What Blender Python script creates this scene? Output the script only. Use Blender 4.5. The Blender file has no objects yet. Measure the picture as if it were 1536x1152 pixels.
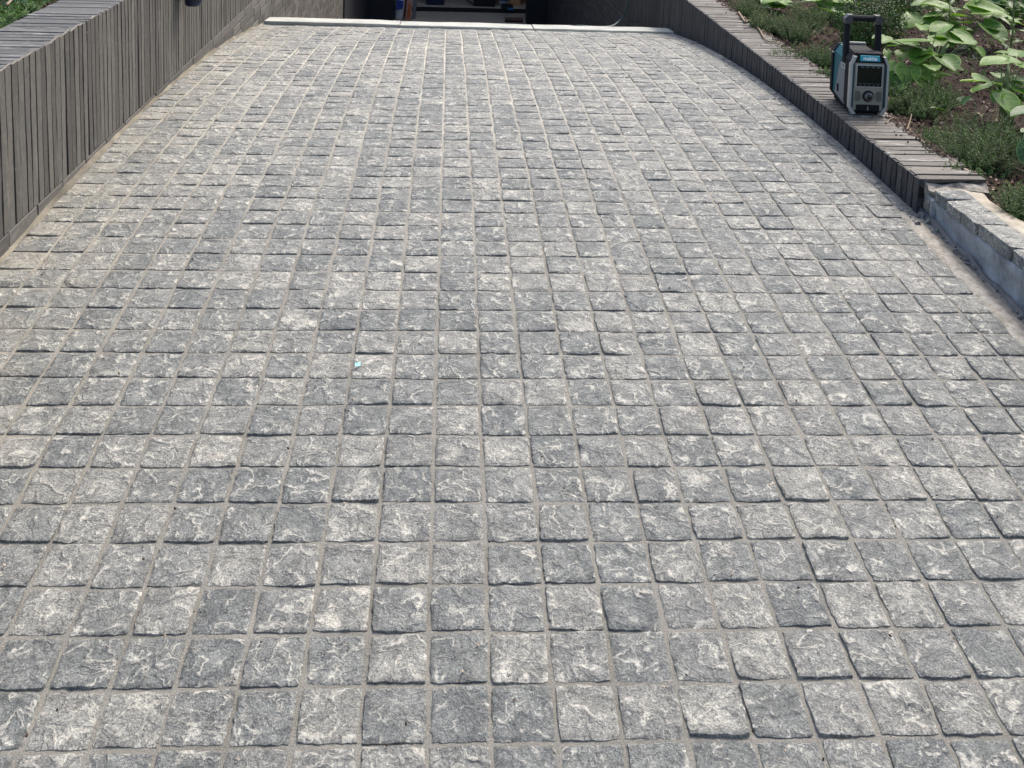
import bpy, bmesh, math, random
import numpy as np
from mathutils import Vector, Matrix, Euler

random.seed(7)
rng = np.random.default_rng(11)
C = bpy.context.scene.collection
scn = bpy.context.scene

# ------------------------------------------------------------------ camera
F_PX, YP = 1631.04, -191.57
PITCH, ROLL, YAW = 0.1555, -0.0386, 0.0582
CX, H = -0.0041, 1.5561
def cam_dir(a, up, fw=1.0):
    c, s = math.cos(ROLL), math.sin(ROLL)
    u, v = c*a + s*up, -s*a + c*up
    c, s = math.cos(PITCH), math.sin(PITCH)
    yy, zz = c*fw + s*v, -s*fw + c*v
    c, s = math.cos(YAW), math.sin(YAW)
    return Vector((c*u + s*yy, -s*u + c*yy, zz))
cam_d = bpy.data.cameras.new('camera')
cam = bpy.data.objects.new('camera', cam_d); C.objects.link(cam)
cam_d.sensor_fit = 'HORIZONTAL'; cam_d.sensor_width = 36.0
cam_d.lens = F_PX/1536*36.0
cam_d.shift_y = -(576 - YP)/1536
cam_d.clip_start = 0.05; cam_d.clip_end = 400
R = cam_dir(1, 0, 0); U = cam_dir(0, 1, 0); FW = cam_dir(0, 0, 1)
cam.matrix_world = Matrix(((R.x, U.x, -FW.x, CX), (R.y, U.y, -FW.y, 0), (R.z, U.z, -FW.z, H), (0, 0, 0, 1)))
scn.camera = cam

# ------------------------------------------------------------------ world, sun, exposure
SUN_EL, SUN_AZ = math.radians(50), math.radians(38)     # azimuth measured from +y towards +x
world = bpy.data.worlds.new('World'); scn.world = world; world.use_nodes = True
wn = world.node_tree; wn.nodes.clear()
sky = wn.nodes.new('ShaderNodeTexSky'); sky.sky_type = 'NISHITA'; sky.sun_disc = False
sky.sun_elevation = SUN_EL; sky.sun_rotation = SUN_AZ
sky.air_density = 1.0; sky.dust_density = 4.5; sky.ozone_density = 0.8
bg = wn.nodes.new('ShaderNodeBackground'); bg.inputs['Strength'].default_value = 0.15
wo = wn.nodes.new('ShaderNodeOutputWorld')
wn.links.new(sky.outputs[0], bg.inputs[0]); wn.links.new(bg.outputs[0], wo.inputs[0])
sun_d = bpy.data.lights.new('sun', 'SUN'); sun_d.energy = 1.5; sun_d.angle = math.radians(14); sun_d.color = (1.0, 0.965, 0.90)
sun = bpy.data.objects.new('sun', sun_d); C.objects.link(sun)
sd = Vector((math.sin(SUN_AZ)*math.cos(SUN_EL), math.cos(SUN_AZ)*math.cos(SUN_EL), math.sin(SUN_EL)))
sun.rotation_euler = sd.to_track_quat('Z', 'Y').to_euler()
sun.location = sd*20
scn.view_settings.view_transform = 'Standard'; scn.view_settings.look = 'None'
scn.view_settings.exposure = 0.93; scn.view_settings.gamma = 1.0; scn.view_settings.use_curve_mapping = False

# ------------------------------------------------------------------ helpers
def ray(px, py): return cam_dir((px - 768)/F_PX, -(py - YP)/F_PX)
def at_z(px, py, z): r = ray(px, py); t = (z - H)/r.z; return Vector((CX, 0, H)) + r*t
def at_y(px, py, y): r = ray(px, py); t = y/r.y; return Vector((CX, 0, H)) + r*t
def ground_z(y):                                       # long profile of the drive: level, then tipping down to the garage
    if y < 1.964: return 0.0
    if y < 7.0: return -0.0242*(y - 1.964)**2
    z7 = -0.0242*5.036**2
    if y < 7.22: return z7 - 0.25*(y - 7.0)
    return max(-3.34, z7 - 0.055 - 0.309*(y - 7.22))
def left_top(y): return 0.507 - 0.102*(y - 2.91)
def right_top(y): return 0.074 - 0.109*(y - 3.26)
def bed_z(y): return 0.035 - 0.109*(y - 3.26)

def tag(o, label=None, cat=None, group=None, kind=None):
    if label: o['label'] = label
    if cat: o['category'] = cat
    if group: o['group'] = group
    if kind: o['kind'] = kind
    return o
def empty(name, loc=(0, 0, 0), label=None, cat=None, group=None, rz=0.0):
    o = bpy.data.objects.new(name, None); C.objects.link(o); o.location = loc; o.rotation_euler = (0, 0, rz)
    o.empty_display_size = 0.05
    return tag(o, label, cat, group)
def link(name, me, mat=None, parent=None):
    o = bpy.data.objects.new(name, me); C.objects.link(o)
    if mat is not None and not me.materials: me.materials.append(mat)
    if parent is not None: o.parent = parent
    return o
def mesh_np(name, V, Fq, Ft=None, attrs=None, smooth=False):
    me = bpy.data.meshes.new(name)
    V = np.asarray(V, np.float32)
    Fq = np.zeros((0, 4), np.int32) if Fq is None else np.asarray(Fq, np.int32).reshape(-1, 4)
    Ft = np.zeros((0, 3), np.int32) if Ft is None else np.asarray(Ft, np.int32).reshape(-1, 3)
    nl = Fq.size + Ft.size
    me.vertices.add(len(V)); me.vertices.foreach_set('co', V.ravel())
    me.loops.add(nl); me.loops.foreach_set('vertex_index', np.concatenate([Fq.ravel(), Ft.ravel()]))
    me.polygons.add(len(Fq) + len(Ft))
    st = np.concatenate([np.arange(len(Fq))*4, Fq.size + np.arange(len(Ft))*3]).astype(np.int32)
    me.polygons.foreach_set('loop_start', st)
    me.update(calc_edges=True)
    me.polygons.foreach_set('use_smooth', np.full(len(me.polygons), bool(smooth)))
    for k, v in (attrs or {}).items():
        a = me.attributes.new(k, 'FLOAT', 'POINT'); a.data.foreach_set('value', np.asarray(v, np.float32))
    return me
class MB:
    """collects pieces into one mesh"""
    def __init__(s): s.v = []; s.q = []; s.t = []; s.r = []; s.n = 0
    def add(s, V, Q=(), T=(), rnd=0.0):
        V = np.asarray(V, float).reshape(-1, 3)
        s.v.append(V)
        if len(Q): s.q.append(np.asarray(Q, int).reshape(-1, 4) + s.n)
        if len(T): s.t.append(np.asarray(T, int).reshape(-1, 3) + s.n)
        r = np.asarray(rnd, float); s.r.append(np.full(len(V), float(r)) if r.ndim == 0 else r)
        s.n += len(V)
    def mesh(s, name, smooth=False, origin=None):
        V = np.concatenate(s.v)
        if origin is not None: V = V - np.asarray(origin)
        return mesh_np(name, V, np.concatenate(s.q) if s.q else None, np.concatenate(s.t) if s.t else None,
                       {'rnd': np.concatenate(s.r)}, smooth)
    def build(s, name, mat, parent=None, smooth=False):
        return link(name, s.mesh(name, smooth), mat, parent)
BOXQ = [(0, 3, 2, 1), (4, 5, 6, 7), (0, 1, 5, 4), (1, 2, 6, 5), (2, 3, 7, 6), (3, 0, 4, 7)]
def box(mb, x0, x1, y0, y1, z0, z1, rnd=0.0, M=None):
    V = np.array([(x0, y0, z0), (x1, y0, z0), (x1, y1, z0), (x0, y1, z0), (x0, y0, z1), (x1, y0, z1), (x1, y1, z1), (x0, y1, z1)], float)
    if M is not None: V = np.array([M @ Vector(p) for p in V])
    mb.add(V, BOXQ, rnd=rnd)
def hexa(mb, V, b=0.0, rnd=0.0):
    """8 corners (box order) with chamfered edges of width b"""
    V = np.asarray(V, float)
    if b <= 0: mb.add(V, BOXQ, rnd=rnd); return
    out = []; idx = {}
    nb = {0: (1, 3, 4), 1: (0, 2, 5), 2: (3, 1, 6), 3: (2, 0, 7), 4: (5, 7, 0), 5: (4, 6, 1), 6: (7, 5, 2), 7: (6, 4, 3)}
    def inset(i, js):
        p = V[i].copy()
        for j in js:
            d = V[j] - V[i]; L = np.linalg.norm(d); p += d/L*min(b, .3*L)
        return p
    for i in range(8):
        ex = {}
        for k in range(3):
            a, c = [nb[i][m] for m in range(3) if m != k]
            idx[(i, k)] = len(out); out.append(inset(i, (a, c)))
    # faces: axis k normal -> neighbours excluding k-th (x,y,z order in nb)
    fs = {0: ((0, 3, 7, 4), (1, 5, 6, 2)), 1: ((0, 4, 5, 1), (3, 2, 6, 7)), 2: ((0, 1, 2, 3), (4, 7, 6, 5))}
    Q = []
    for k in fs:
        for f in fs[k]: Q.append([idx[(i, k)] for i in f])
    for i in range(8):
        for k in range(3):
            j = nb[i][k]
            if j > i:
                a, c = [m for m in range(3) if m != k]
                Q.append([idx[(i, a)], idx[(j, a)], idx[(j, c)], idx[(i, c)]])
    T = [[idx[(i, 0)], idx[(i, 1)], idx[(i, 2)]] for i in range(8)]
    mb.add(out, Q, T, rnd)
def prism(mb, pts, axis_vec, rnd=0.0, bevel=0.0):
    """closed polygon pts (3-D, planar) extruded by axis_vec"""
    P = np.asarray(pts, float); n = len(P); A = np.asarray(axis_vec, float)
    V = list(P) + list(P + A); Q = [(i, (i+1) % n, n + (i+1) % n, n + i) for i in range(n)]
    c0 = len(V); V.append(P.mean(0)); V.append(P.mean(0) + A)
    T = [(c0, (i+1) % n, i) for i in range(n)] + [(c0+1, n + i, n + (i+1) % n) for i in range(n)]
    mb.add(V, Q, T, rnd)
def tube(mb, pts, r, n=6, r1=None, rnd=0.0, cap=True):
    P = [Vector(p) for p in pts]; m = len(P); V = []; up = Vector((0, 0, 1))
    for i, p in enumerate(P):
        d = (P[min(i+1, m-1)] - P[max(i-1, 0)]).normalized()
        a = d.cross(up) if abs(d.dot(up)) < .95 else d.cross(Vector((1, 0, 0)))
        a.normalize(); b = d.cross(a); rr = r if r1 is None else r + (r1 - r)*i/(m-1)
        for k in range(n): t = 2*math.pi*k/n; V.append(p + (a*math.cos(t) + b*math.sin(t))*rr)
    Q = [(i*n + k, i*n + (k+1) % n, (i+1)*n + (k+1) % n, (i+1)*n + k) for i in range(m-1) for k in range(n)]
    T = []
    if cap:
        V += [P[0], P[-1]]
        T = [(m*n, (k+1) % n, k) for k in range(n)] + [(m*n + 1, (m-1)*n + k, (m-1)*n + (k+1) % n) for k in range(n)]
    mb.add([tuple(v) for v in V], Q, T, rnd)
# lattice value noise
_G = rng.random((256, 256))
def noise2(x, y, seed=0):
    x = np.asarray(x, float) + seed*17.37; y = np.asarray(y, float) + seed*9.71
    xi = np.floor(x).astype(int); yi = np.floor(y).astype(int); fx = x - xi; fy = y - yi
    fx = fx*fx*(3 - 2*fx); fy = fy*fy*(3 - 2*fy)
    g = lambda a, b: _G[a & 255, b & 255]
    return (g(xi, yi)*(1-fx)*(1-fy) + g(xi+1, yi)*fx*(1-fy) + g(xi, yi+1)*(1-fx)*fy + g(xi+1, yi+1)*fx*fy)*2 - 1
def fbm(x, y, o=3, seed=0):
    s = 0; a = 1
    for k in range(o): s = s + a*noise2(x*2**k, y*2**k, seed + k*5); a *= .5
    return s

# ------------------------------------------------------------------ materials
class NT:
    def __init__(s, name):
        s.m = bpy.data.materials.new(name); s.m.use_nodes = True; s.t = s.m.node_tree; s.t.nodes.clear()
        s.out = s.n('ShaderNodeOutputMaterial'); s.b = s.n('ShaderNodeBsdfPrincipled'); s.l(s.b.outputs[0], s.out.inputs[0])
        s.pos = s.n('ShaderNodeNewGeometry').outputs['Position']
    def n(s, ty, **kw):
        x = s.t.nodes.new(ty)
        for k, v in kw.items(): setattr(x, k, v)
        return x
    def l(s, a, b): s.t.links.new(a, b)
    def set(s, x, i, v):
        if hasattr(v, 'is_output') or isinstance(v, bpy.types.NodeSocket): s.l(v, x.inputs[i])
        else: x.inputs[i].default_value = v
    def math(s, op, a, b=0.0, c=None, clamp=False):
        x = s.n('ShaderNodeMath', operation=op, use_clamp=clamp); s.set(x, 0, a); s.set(x, 1, b)
        if c is not None: s.set(x, 2, c)
        return x.outputs[0]
    def vmath(s, op, a, b):
        x = s.n('ShaderNodeVectorMath', operation=op); s.set(x, 0, a); s.set(x, 1, b); return x.outputs[0]
    def noise(s, vec, scale, detail=4, rough=.55, dist=0.0, color=False):
        x = s.n('ShaderNodeTexNoise'); s.set(x, 'Vector', vec); x.inputs['Scale'].default_value = scale
        x.inputs['Detail'].default_value = detail; x.inputs['Roughness'].default_value = rough; x.inputs['Distortion'].default_value = dist
        return x.outputs['Color' if color else 'Fac']
    def voro(s, vec, scale, feat='F1', rand=1.0, out='Distance'):
        x = s.n('ShaderNodeTexVoronoi', feature=feat); s.set(x, 'Vector', vec); x.inputs['Scale'].default_value = scale
        x.inputs['Randomness'].default_value = rand
        return x.outputs[out]
    def ramp(s, f, stops):
        x = s.n('ShaderNodeValToRGB'); s.set(x, 0, f); e = x.color_ramp.elements
        while len(e) < len(stops): e.new(.5)
        for k, (p, c) in enumerate(stops):
            e[k].position = p; e[k].color = (c, c, c, 1) if isinstance(c, (int, float)) else (*c, 1)
        return x.outputs[0]
    def mix(s, f, a, b, mode='MIX'):
        x = s.n('ShaderNodeMix', data_type='RGBA', blend_type=mode); s.set(x, 0, f)
        for i, v in ((6, a), (7, b)):
            if isinstance(v, tuple): x.inputs[i].default_value = (*v, 1) if len(v) == 3 else v
            else: s.l(v, x.inputs[i])
        return x.outputs[2]
    def attr(s, name): return s.n('ShaderNodeAttribute', attribute_name=name).outputs['Fac']
    def sep(s, v): x = s.n('ShaderNodeSeparateXYZ'); s.l(v, x.inputs[0]); return x.outputs
    def comb(s, a, b, c):
        x = s.n('ShaderNodeCombineXYZ'); s.set(x, 0, a); s.set(x, 1, b); s.set(x, 2, c); return x.outputs[0]
    def bump(s, h, dist, strength=1.0, prev=None):
        x = s.n('ShaderNodeBump'); x.inputs['Distance'].default_value = dist; x.inputs['Strength'].default_value = strength
        s.l(h, x.inputs['Height'])
        if prev is not None: s.l(prev, x.inputs['Normal'])
        return x.outputs[0]
    def fin(s, col, rough=.8, normal=None, **kw):
        if isinstance(col, tuple): s.b.inputs['Base Color'].default_value = (*col, 1)
        else: s.l(col, s.b.inputs['Base Color'])
        s.set(s.b, 'Roughness', rough)
        if normal is not None: s.l(normal, s.b.inputs['Normal'])
        for k, v in kw.items(): s.b.inputs[k.replace('_', ' ')].default_value = v
        return s.m

def mat_sett():
    n = NT('grey_sett_stone'); r = n.attr('rnd')
    off = n.comb(n.math('MULTIPLY', r, 37.1), n.math('MULTIPLY', r, 91.7), n.math('MULTIPLY', r, 13.3))
    p = n.vmath('ADD', n.pos, off)
    w = n.n('ShaderNodeVectorMath', operation='SCALE'); n.l(n.vmath('SUBTRACT', n.noise(p, 14, 4, .6, color=True), (.5, .5, .5)), w.inputs[0]); w.inputs['Scale'].default_value = .085
    pw = n.vmath('ADD', p, w.outputs[0])
    # stone body: speckle and cloudiness
    cloud = n.noise(p, 22, 5, .6)
    speck = n.noise(p, 300, 5, .8)
    mid = n.noise(pw, 75, 5, .75)
    fine = n.noise(p, 900, 2, .6)
    base = n.ramp(cloud, [(.28, (.150, .154, .151)), (.50, (.225, .229, .223)), (.74, (.345, .345, .328))])
    tone = n.ramp(n.math('FRACT', n.math('MULTIPLY', r, 7.31)), [(0, (.72, .76, .77)), (.25, (.88, .91, .90)), (.6, (1.0, 1.0, .98)), (.85, (1.2, 1.18, 1.12)), (1, (1.28, 1.26, 1.20))])
    base = n.mix(1.0, base, tone, 'MULTIPLY')
    base = n.mix(1.0, base, n.ramp(speck, [(.36, (.45, .46, .47)), (.5, (1, 1, 1)), (.62, (1.6, 1.58, 1.52))]), 'MULTIPLY')
    base = n.mix(1.0, base, n.ramp(mid, [(.30, (.55, .56, .57)), (.5, (1, 1, 1)), (.68, (1.4, 1.39, 1.34))]), 'MULTIPLY')
    # fractured relief: sharp crests, whose broken edges are pale
    a1 = n.math('ABSOLUTE', n.math('SUBTRACT', n.noise(pw, 15, 1.5, .5), .5))
    a2 = n.math('ABSOLUTE', n.math('SUBTRACT', n.noise(n.vmath('ADD', pw, (6.1, 2.2, 8.8)), 27, 1.5, .5), .5))
    v1 = n.ramp(a1, [(0, 1.0), (.007, .8), (.024, 0.0)])
    v2 = n.ramp(a2, [(0, 1.0), (.006, .7), (.028, 0.0)])
    g1 = n.ramp(n.noise(p, 21, 3, .6), [(.47, 0.0), (.55, 1.0)])
    g2 = n.ramp(n.noise(n.vmath('ADD', p, (3.1, 7.7, 1.3)), 19, 3, .6), [(.48, 0.0), (.57, 1.0)])
    vein = n.math('MAXIMUM', n.math('MULTIPLY', v1, g1), n.math('MULTIPLY', v2, g2))
    vein = n.math('MULTIPLY', vein, n.ramp(mid, [(.30, .25), (.50, 1.0)]))
    base = n.mix(n.math('MULTIPLY', vein, .80), base, (.72, .69, .60))
    # chalky cement smears, only on some stones
    pick = n.ramp(n.math('FRACT', n.math('MULTIPLY', r, 23.7)), [(.35, .25), (.8, 1.0)])
    pat = n.ramp(n.noise(n.vmath('ADD', pw, (9.1, 2.7, 5.3)), 17, 6, .7), [(.56, 0.0), (.63, .55), (.73, .95)])
    pat = n.math('MULTIPLY', n.math('MULTIPLY', pat, pick), n.ramp(speck, [(.36, .2), (.54, 1.0)]))
    base = n.mix(pat, base, (.68, .65, .56))
    # dark flaked hollows
    dk = n.ramp(n.noise(n.vmath('ADD', pw, (1.1, 4.7, 8.3)), 32, 5, .7), [(.30, .65), (.40, 0.0)])
    base = n.mix(dk, base, (.08, .086, .09))
    xyz = n.sep(n.pos)
    edge = n.math('SUBTRACT', 1.0, n.math('MULTIPLY', n.math('ADD', xyz[0], 1.21), 2.2), clamp=True)
    st = n.math('MULTIPLY', edge, n.ramp(n.noise(n.pos, 9, 5, .65), [(.42, 0.0), (.68, .6)]))
    base = n.mix(st, base, (.38, .345, .27))
    h = n.math('ADD', n.math('MULTIPLY', n.noise(pw, 30, 6, .68), 1.2), n.math('MULTIPLY', speck, .22))
    h = n.math('ADD', h, n.math('MULTIPLY', n.math('ABSOLUTE', n.math('SUBTRACT', mid, .5)), 1.4))
    h = n.math('SUBTRACT', h, n.math('MULTIPLY', n.math('MINIMUM', a1, .14), 4.2))
    h = n.math('SUBTRACT', h, n.math('MULTIPLY', n.math('MINIMUM', a2, .10), 3.0))
    nb = n.bump(h, .0085, 1.0)
    nb = n.bump(fine, .0012, .5, nb)
    return n.fin(base, n.ramp(cloud, [(.3, .5), (.7, .7)]), nb, Specular_IOR_Level=.5)
def mat_mortar(name='joint_mortar', a=(.205, .198, .172), b=(.31, .298, .262), cream=True):
    n = NT(name)
    c = n.ramp(n.noise(n.pos, 5, 5, .6), [(.3, a), (.7, b)])
    c = n.mix(1.0, c, n.ramp(n.noise(n.pos, 330, 5, .8), [(.36, .68), (.5, 1.0), (.64, 1.35)]), 'MULTIPLY')
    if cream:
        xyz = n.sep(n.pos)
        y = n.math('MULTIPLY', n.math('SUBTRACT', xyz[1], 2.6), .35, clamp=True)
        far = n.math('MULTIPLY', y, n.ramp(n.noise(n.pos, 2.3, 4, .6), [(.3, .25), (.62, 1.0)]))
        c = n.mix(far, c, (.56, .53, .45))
        edge = n.math('SUBTRACT', 1.0, n.math('MULTIPLY', n.math('ADD', xyz[0], 1.21), 1.6), clamp=True)
        c = n.mix(n.math('MULTIPLY', edge, n.ramp(n.noise(n.pos, 6, 4, .6), [(.4, .1), (.65, .8)])), c, (.44, .405, .325))
    nb = n.bump(n.noise(n.pos, 150, 6, .8), .006, .9)
    return n.fin(c, .95, nb, Specular_IOR_Level=.2)
def mat_brick(name, lo, hi, spots=.5, axis=2, dark=(.05, .05, .052)):
    n = NT(name); r = n.attr('rnd')
    off = n.comb(n.math('MULTIPLY', r, 31.1), n.math('MULTIPLY', r, 57.7), n.math('MULTIPLY', r, 11.3))
    p = n.vmath('ADD', n.pos, off)
    sc = [1, 1, 1]; sc[axis] = .12
    ps = n.vmath('MULTIPLY', p, tuple(sc))
    c = n.ramp(n.math('FRACT', n.math('MULTIPLY', r, 5.77)), [(0, lo), (1, hi)])
    streak = n.noise(ps, 130, 5, .65)
    c = n.mix(1.0, c, n.ramp(streak, [(.25, .84), (.5, 1.0), (.75, 1.16)]), 'MULTIPLY')
    c = n.mix(1.0, c, n.ramp(n.noise(p, 55, 5, .7), [(.3, .8), (.7, 1.22)]), 'MULTIPLY')
    c = n.mix(n.ramp(n.noise(p, 30, 5, .7), [(.5, 0.0), (.8, .6)]), c, dark)
    sp = n.ramp(n.noise(ps, 45, 5, .78), [(.57, 0.0), (.68, 1.0)])
    c = n.mix(n.math('MULTIPLY', sp, spots), c, (.58, .56, .52))
    scr = n.ramp(n.noise(n.vmath('MULTIPLY', p, (1, 1, .35)), 190, 2, .5), [(.70, 0.0), (.76, .7)])
    c = n.mix(scr, c, (.42, .40, .36))
    nb = n.bump(n.math('ADD', streak, n.math('MULTIPLY', n.noise(p, 260, 4, .7), 1.0)), .0009, .6)
    return n.fin(c, .62, nb, Specular_IOR_Level=.4)
def mat_plain(name, col, rough=.5, scale=60, var=.25, bump=.0, metallic=0.0, spec=.5):
    n = NT(name)
    c = n.mix(1.0, col, n.ramp(n.noise(n.pos, scale, 5, .65), [(.25, 1 - var), (.75, 1 + var)]), 'MULTIPLY')
    nb = n.bump(n.noise(n.pos, scale*4, 3, .6), bump, .6) if bump else None
    return n.fin(c, rough, nb, Metallic=metallic, Specular_IOR_Level=spec)
def mat_leaf(name, a, b, edge=None, rough=.42, trans=.25):
    n = NT(name); r = n.attr('rnd')
    c = n.ramp(n.math('FRACT', n.math('MULTIPLY', r, 3.77)), [(0, a), (1, b)])
    c = n.mix(1.0, c, n.ramp(n.noise(n.pos, 45, 4, .6), [(.3, .7), (.7, 1.3)]), 'MULTIPLY')
    if edge:
        e = n.attr('rim')                                 # 0 at midrib .. 1 at the margin
        c = n.mix(n.ramp(e, [(.90, 0.0), (1.0, .7)]), c, edge)
        vv = n.attr('vein')
        vm = n.ramp(n.math('ABSOLUTE', n.math('SUBTRACT', n.math('FRACT', vv), .5)), [(0, 1.0), (.10, 0.0)])
        c = n.mix(n.math('MULTIPLY', vm, .28), c, edge)
    dif = n.fin(c, rough, None, Specular_IOR_Level=.35)
    tr = n.n('ShaderNodeBsdfTranslucent'); n.l(n.mix(1.0, c, (1.3, 1.5, .6), 'MULTIPLY'), tr.inputs['Color'])
    mx = n.n('ShaderNodeMixShader'); mx.inputs[0].default_value = trans
    n.l(n.b.outputs[0], mx.inputs[1]); n.l(tr.outputs[0], mx.inputs[2]); n.l(mx.outputs[0], n.out.inputs[0])
    return n.m
def mat_soil():
    n = NT('soil_and_bark')
    c = n.ramp(n.noise(n.pos, 9, 5, .65), [(.3, (.022, .015, .012)), (.7, (.065, .046, .036))])
    c = n.mix(1.0, c, n.ramp(n.noise(n.pos, 160, 4, .75), [(.3, .45), (.7, 1.9)]), 'MULTIPLY')
    return n.fin(c, .95, n.bump(n.noise(n.pos, 90, 5, .7), .02, .8), Specular_IOR_Level=.15)
def mat_chips():
    n = NT('bark_chip'); r = n.attr('rnd')
    c = n.ramp(r, [(0, (.03, .017, .012)), (.35, (.07, .044, .032)), (.6, (.15, .095, .065)), (.82, (.09, .065, .05)), (1, (.42, .33, .25))])
    return n.fin(c, .85, n.bump(n.noise(n.pos, 300, 3, .7), .002, .6), Specular_IOR_Level=.2)
def mat_concrete(name, a, b, rough=.75, vscale=8):
    n = NT(name)
    w = n.noise(n.pos, vscale, 6, .68, .15)
    c = n.ramp(w, [(.30, a), (.68, b)])
    pits = n.ramp(n.voro(n.pos, 55), [(.0, .35), (.10, 1.0)])
    pits = n.math('MAXIMUM', pits, n.ramp(n.noise(n.pos, 14, 2), [(.5, 1.0), (.6, 0.0)]))
    c = n.mix(1.0, c, pits, 'MULTIPLY')
    c = n.mix(1.0, c, n.ramp(n.noise(n.pos, 300, 3, .7), [(.3, .82), (.7, 1.2)]), 'MULTIPLY')
    nb = n.bump(n.math('ADD', w, n.math('MULTIPLY', n.noise(n.pos, 120, 4, .6), .3)), .006, .6)
    return n.fin(c, rough, nb, Specular_IOR_Level=.4)

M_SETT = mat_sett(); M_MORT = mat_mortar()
M_BRL = mat_brick('left_wall_brick', (.055, .052, .047), (.112, .105, .092), .15, 2)
M_BRR = mat_brick('shaded_right_wall_brick', (.020, .021, .024), (.050, .050, .053), .10, 2)  # darker than the left brick: this face's shade is put into the colour
M_COPL = mat_brick('left_coping_brick', (.062, .063, .061), (.115, .113, .107), .55, 0)
M_COPR = mat_brick('right_coping_brick', (.065, .058, .049), (.135, .122, .103), .75, 0, (.055, .05, .045))
M_COURSE = mat_brick('basement_wall_brick', (.06, .057, .052), (.135, .126, .112), .15, 1)
M_WCORE = mat_mortar('wall_mortar', (.012, .0115, .011), (.028, .026, .024), False)
M_PCORE = mat_mortar('pale_pointing', (.22, .20, .17), (.36, .335, .28), False)
M_CREAM = mat_concrete('cream_mortar', (.24, .21, .165), (.46, .42, .34), .9, 16)
M_THRESH = mat_concrete('white_threshold', (.30, .31, .28), (.46, .47, .43), .85, 6)
M_CONC = mat_concrete('fresh_render', (.10, .11, .12), (.42, .435, .44), .6, 9)
M_RAMP = mat_concrete('ramp_concrete', (.16, .15, .13), (.26, .245, .215), .85, 3)
M_SOIL = mat_soil(); M_CHIP = mat_chips()

# ================================================================== SETTING
# ---- driveway bed (mortar)
xs = np.linspace(-1.21, 1.60, 60); ys = np.concatenate([np.linspace(-1.5, 7.0, 150), [7.06]])
V = []; 
for y in ys:
    for x in xs: V.append((x, y, ground_z(y) - .0030 + .0010*float(noise2(x*30, y*30, 3))))
nx = len(xs); Q = [(j*nx+i, j*nx+i+1, (j+1)*nx+i+1, (j+1)*nx+i) for j in range(len(ys)-1) for i in range(nx-1)]
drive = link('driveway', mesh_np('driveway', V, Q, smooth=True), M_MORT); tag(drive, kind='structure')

# ---- setts
def sett(cx, cy, hw, hl, seed, n, taper=(0, 0, 0, 0)):
    """cleft paving block: centre, half sizes; four corner offsets wobble its outline"""
    rs = np.random.default_rng(seed)
    t = np.linspace(-1, 1, n); t = np.sign(t)*np.abs(t)**.74
    u, v = np.meshgrid(t, t); k = .13
    X = u*np.sqrt(1 - .5*v*v*k); Y = v*np.sqrt(1 - .5*u*u*k)
    r = np.maximum(np.abs(u), np.abs(v)); e = np.clip((r - .55)/.45, 0, 1)
    ang = np.arctan2(v, u)
    a, b = rs.random(2)*50
    wob = fbm((X + a)*3.0, (Y + b)*3.0, 3, 1)*.026 + fbm((X + a)*9, (Y + b)*9, 2, 2)*.026
    x = hw*(X + X*wob*e*e); y = hl*(Y + Y*wob*e*e)
    c = rs.normal(0, .0010, 8)
    x += (c[0]*(1-u)*(1-v) + c[1]*(1+u)*(1-v) + c[2]*(1-u)*(1+v) + c[3]*(1+u)*(1+v))/4
    y += (c[4]*(1-u)*(1-v) + c[5]*(1+u)*(1-v) + c[6]*(1-u)*(1+v) + c[7]*(1+u)*(1+v))/4
    # cleft top: a few flake planes, rough relief
    z = .0036 + .0009*fbm((X + b)*1.5, (Y + a)*1.5, 2, 4) + .0009*(np.abs(fbm((X+a)*3.3, (Y+b)*3.3, 3, 5)) - .3)
    for _ in range(rs.integers(2, 6)):
        th = rs.random()*6.28; d = rs.uniform(-.25, .75); s = rs.uniform(.003, .011)
        dist = X*math.cos(th) + Y*math.sin(th) - d + .18*fbm((X+a)*2.2, (Y+b)*2.2, 2, 7)
        step = np.where(dist > 0, np.minimum(dist*s, .0028)*.5 + .0008*np.clip(dist*14, 0, 1), 0)
        z = z - step
    if rs.random() < .22:                                  # broken corner
        su, sv = rs.choice([-1, 1]), rs.choice([-1, 1]); d = su*u + sv*v - rs.uniform(1.25, 1.6)
        z = z - np.clip(d, 0, .4)*.03
    z = np.clip(z, .0006, .0058)
    z = z - .0022*np.clip((r - .92)/.08, 0, 1)**2
    top = np.stack([x, y, z], -1).reshape(-1, 3)
    q = [(j*n+i, j*n+i+1, (j+1)*n+i+1, (j+1)*n+i) for j in range(n-1) for i in range(n-1)]
    ring = [i for i in range(n)] + [j*n+n-1 for j in range(1, n)] + [(n-1)*n+i for i in range(n-2, -1, -1)] + [j*n for j in range(n-2, 0, -1)]
    m = len(ring); base = top[ring].copy(); base[:, 2] = -.02; base[:, :2] *= 1.015
    V = np.concatenate([top, base, top[ring]]); N0 = n*n; N1 = N0 + m      # own rim for the sides keeps the arris crisp
    q += [(N1 + i, N0 + i, N0 + (i+1) % m, N1 + (i+1) % m) for i in range(m)]
    return V, q
cells = []
colw = {}
for j in range(-12, 16):
    ph = rng.random()*6
    for i in range(-6, 53):
        cells.append((j, i))
def colx(j, y):                                           # x of column joint j, wandering slightly as laid by eye
    w = .0028*float(noise2(j*3.1, y*1.6, 21)) + .0010*float(noise2(j*7.1, y*5, 22))
    if j <= -12: return -1.204
    if j >= 16: return 1.547
    return j*.1 + w
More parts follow.
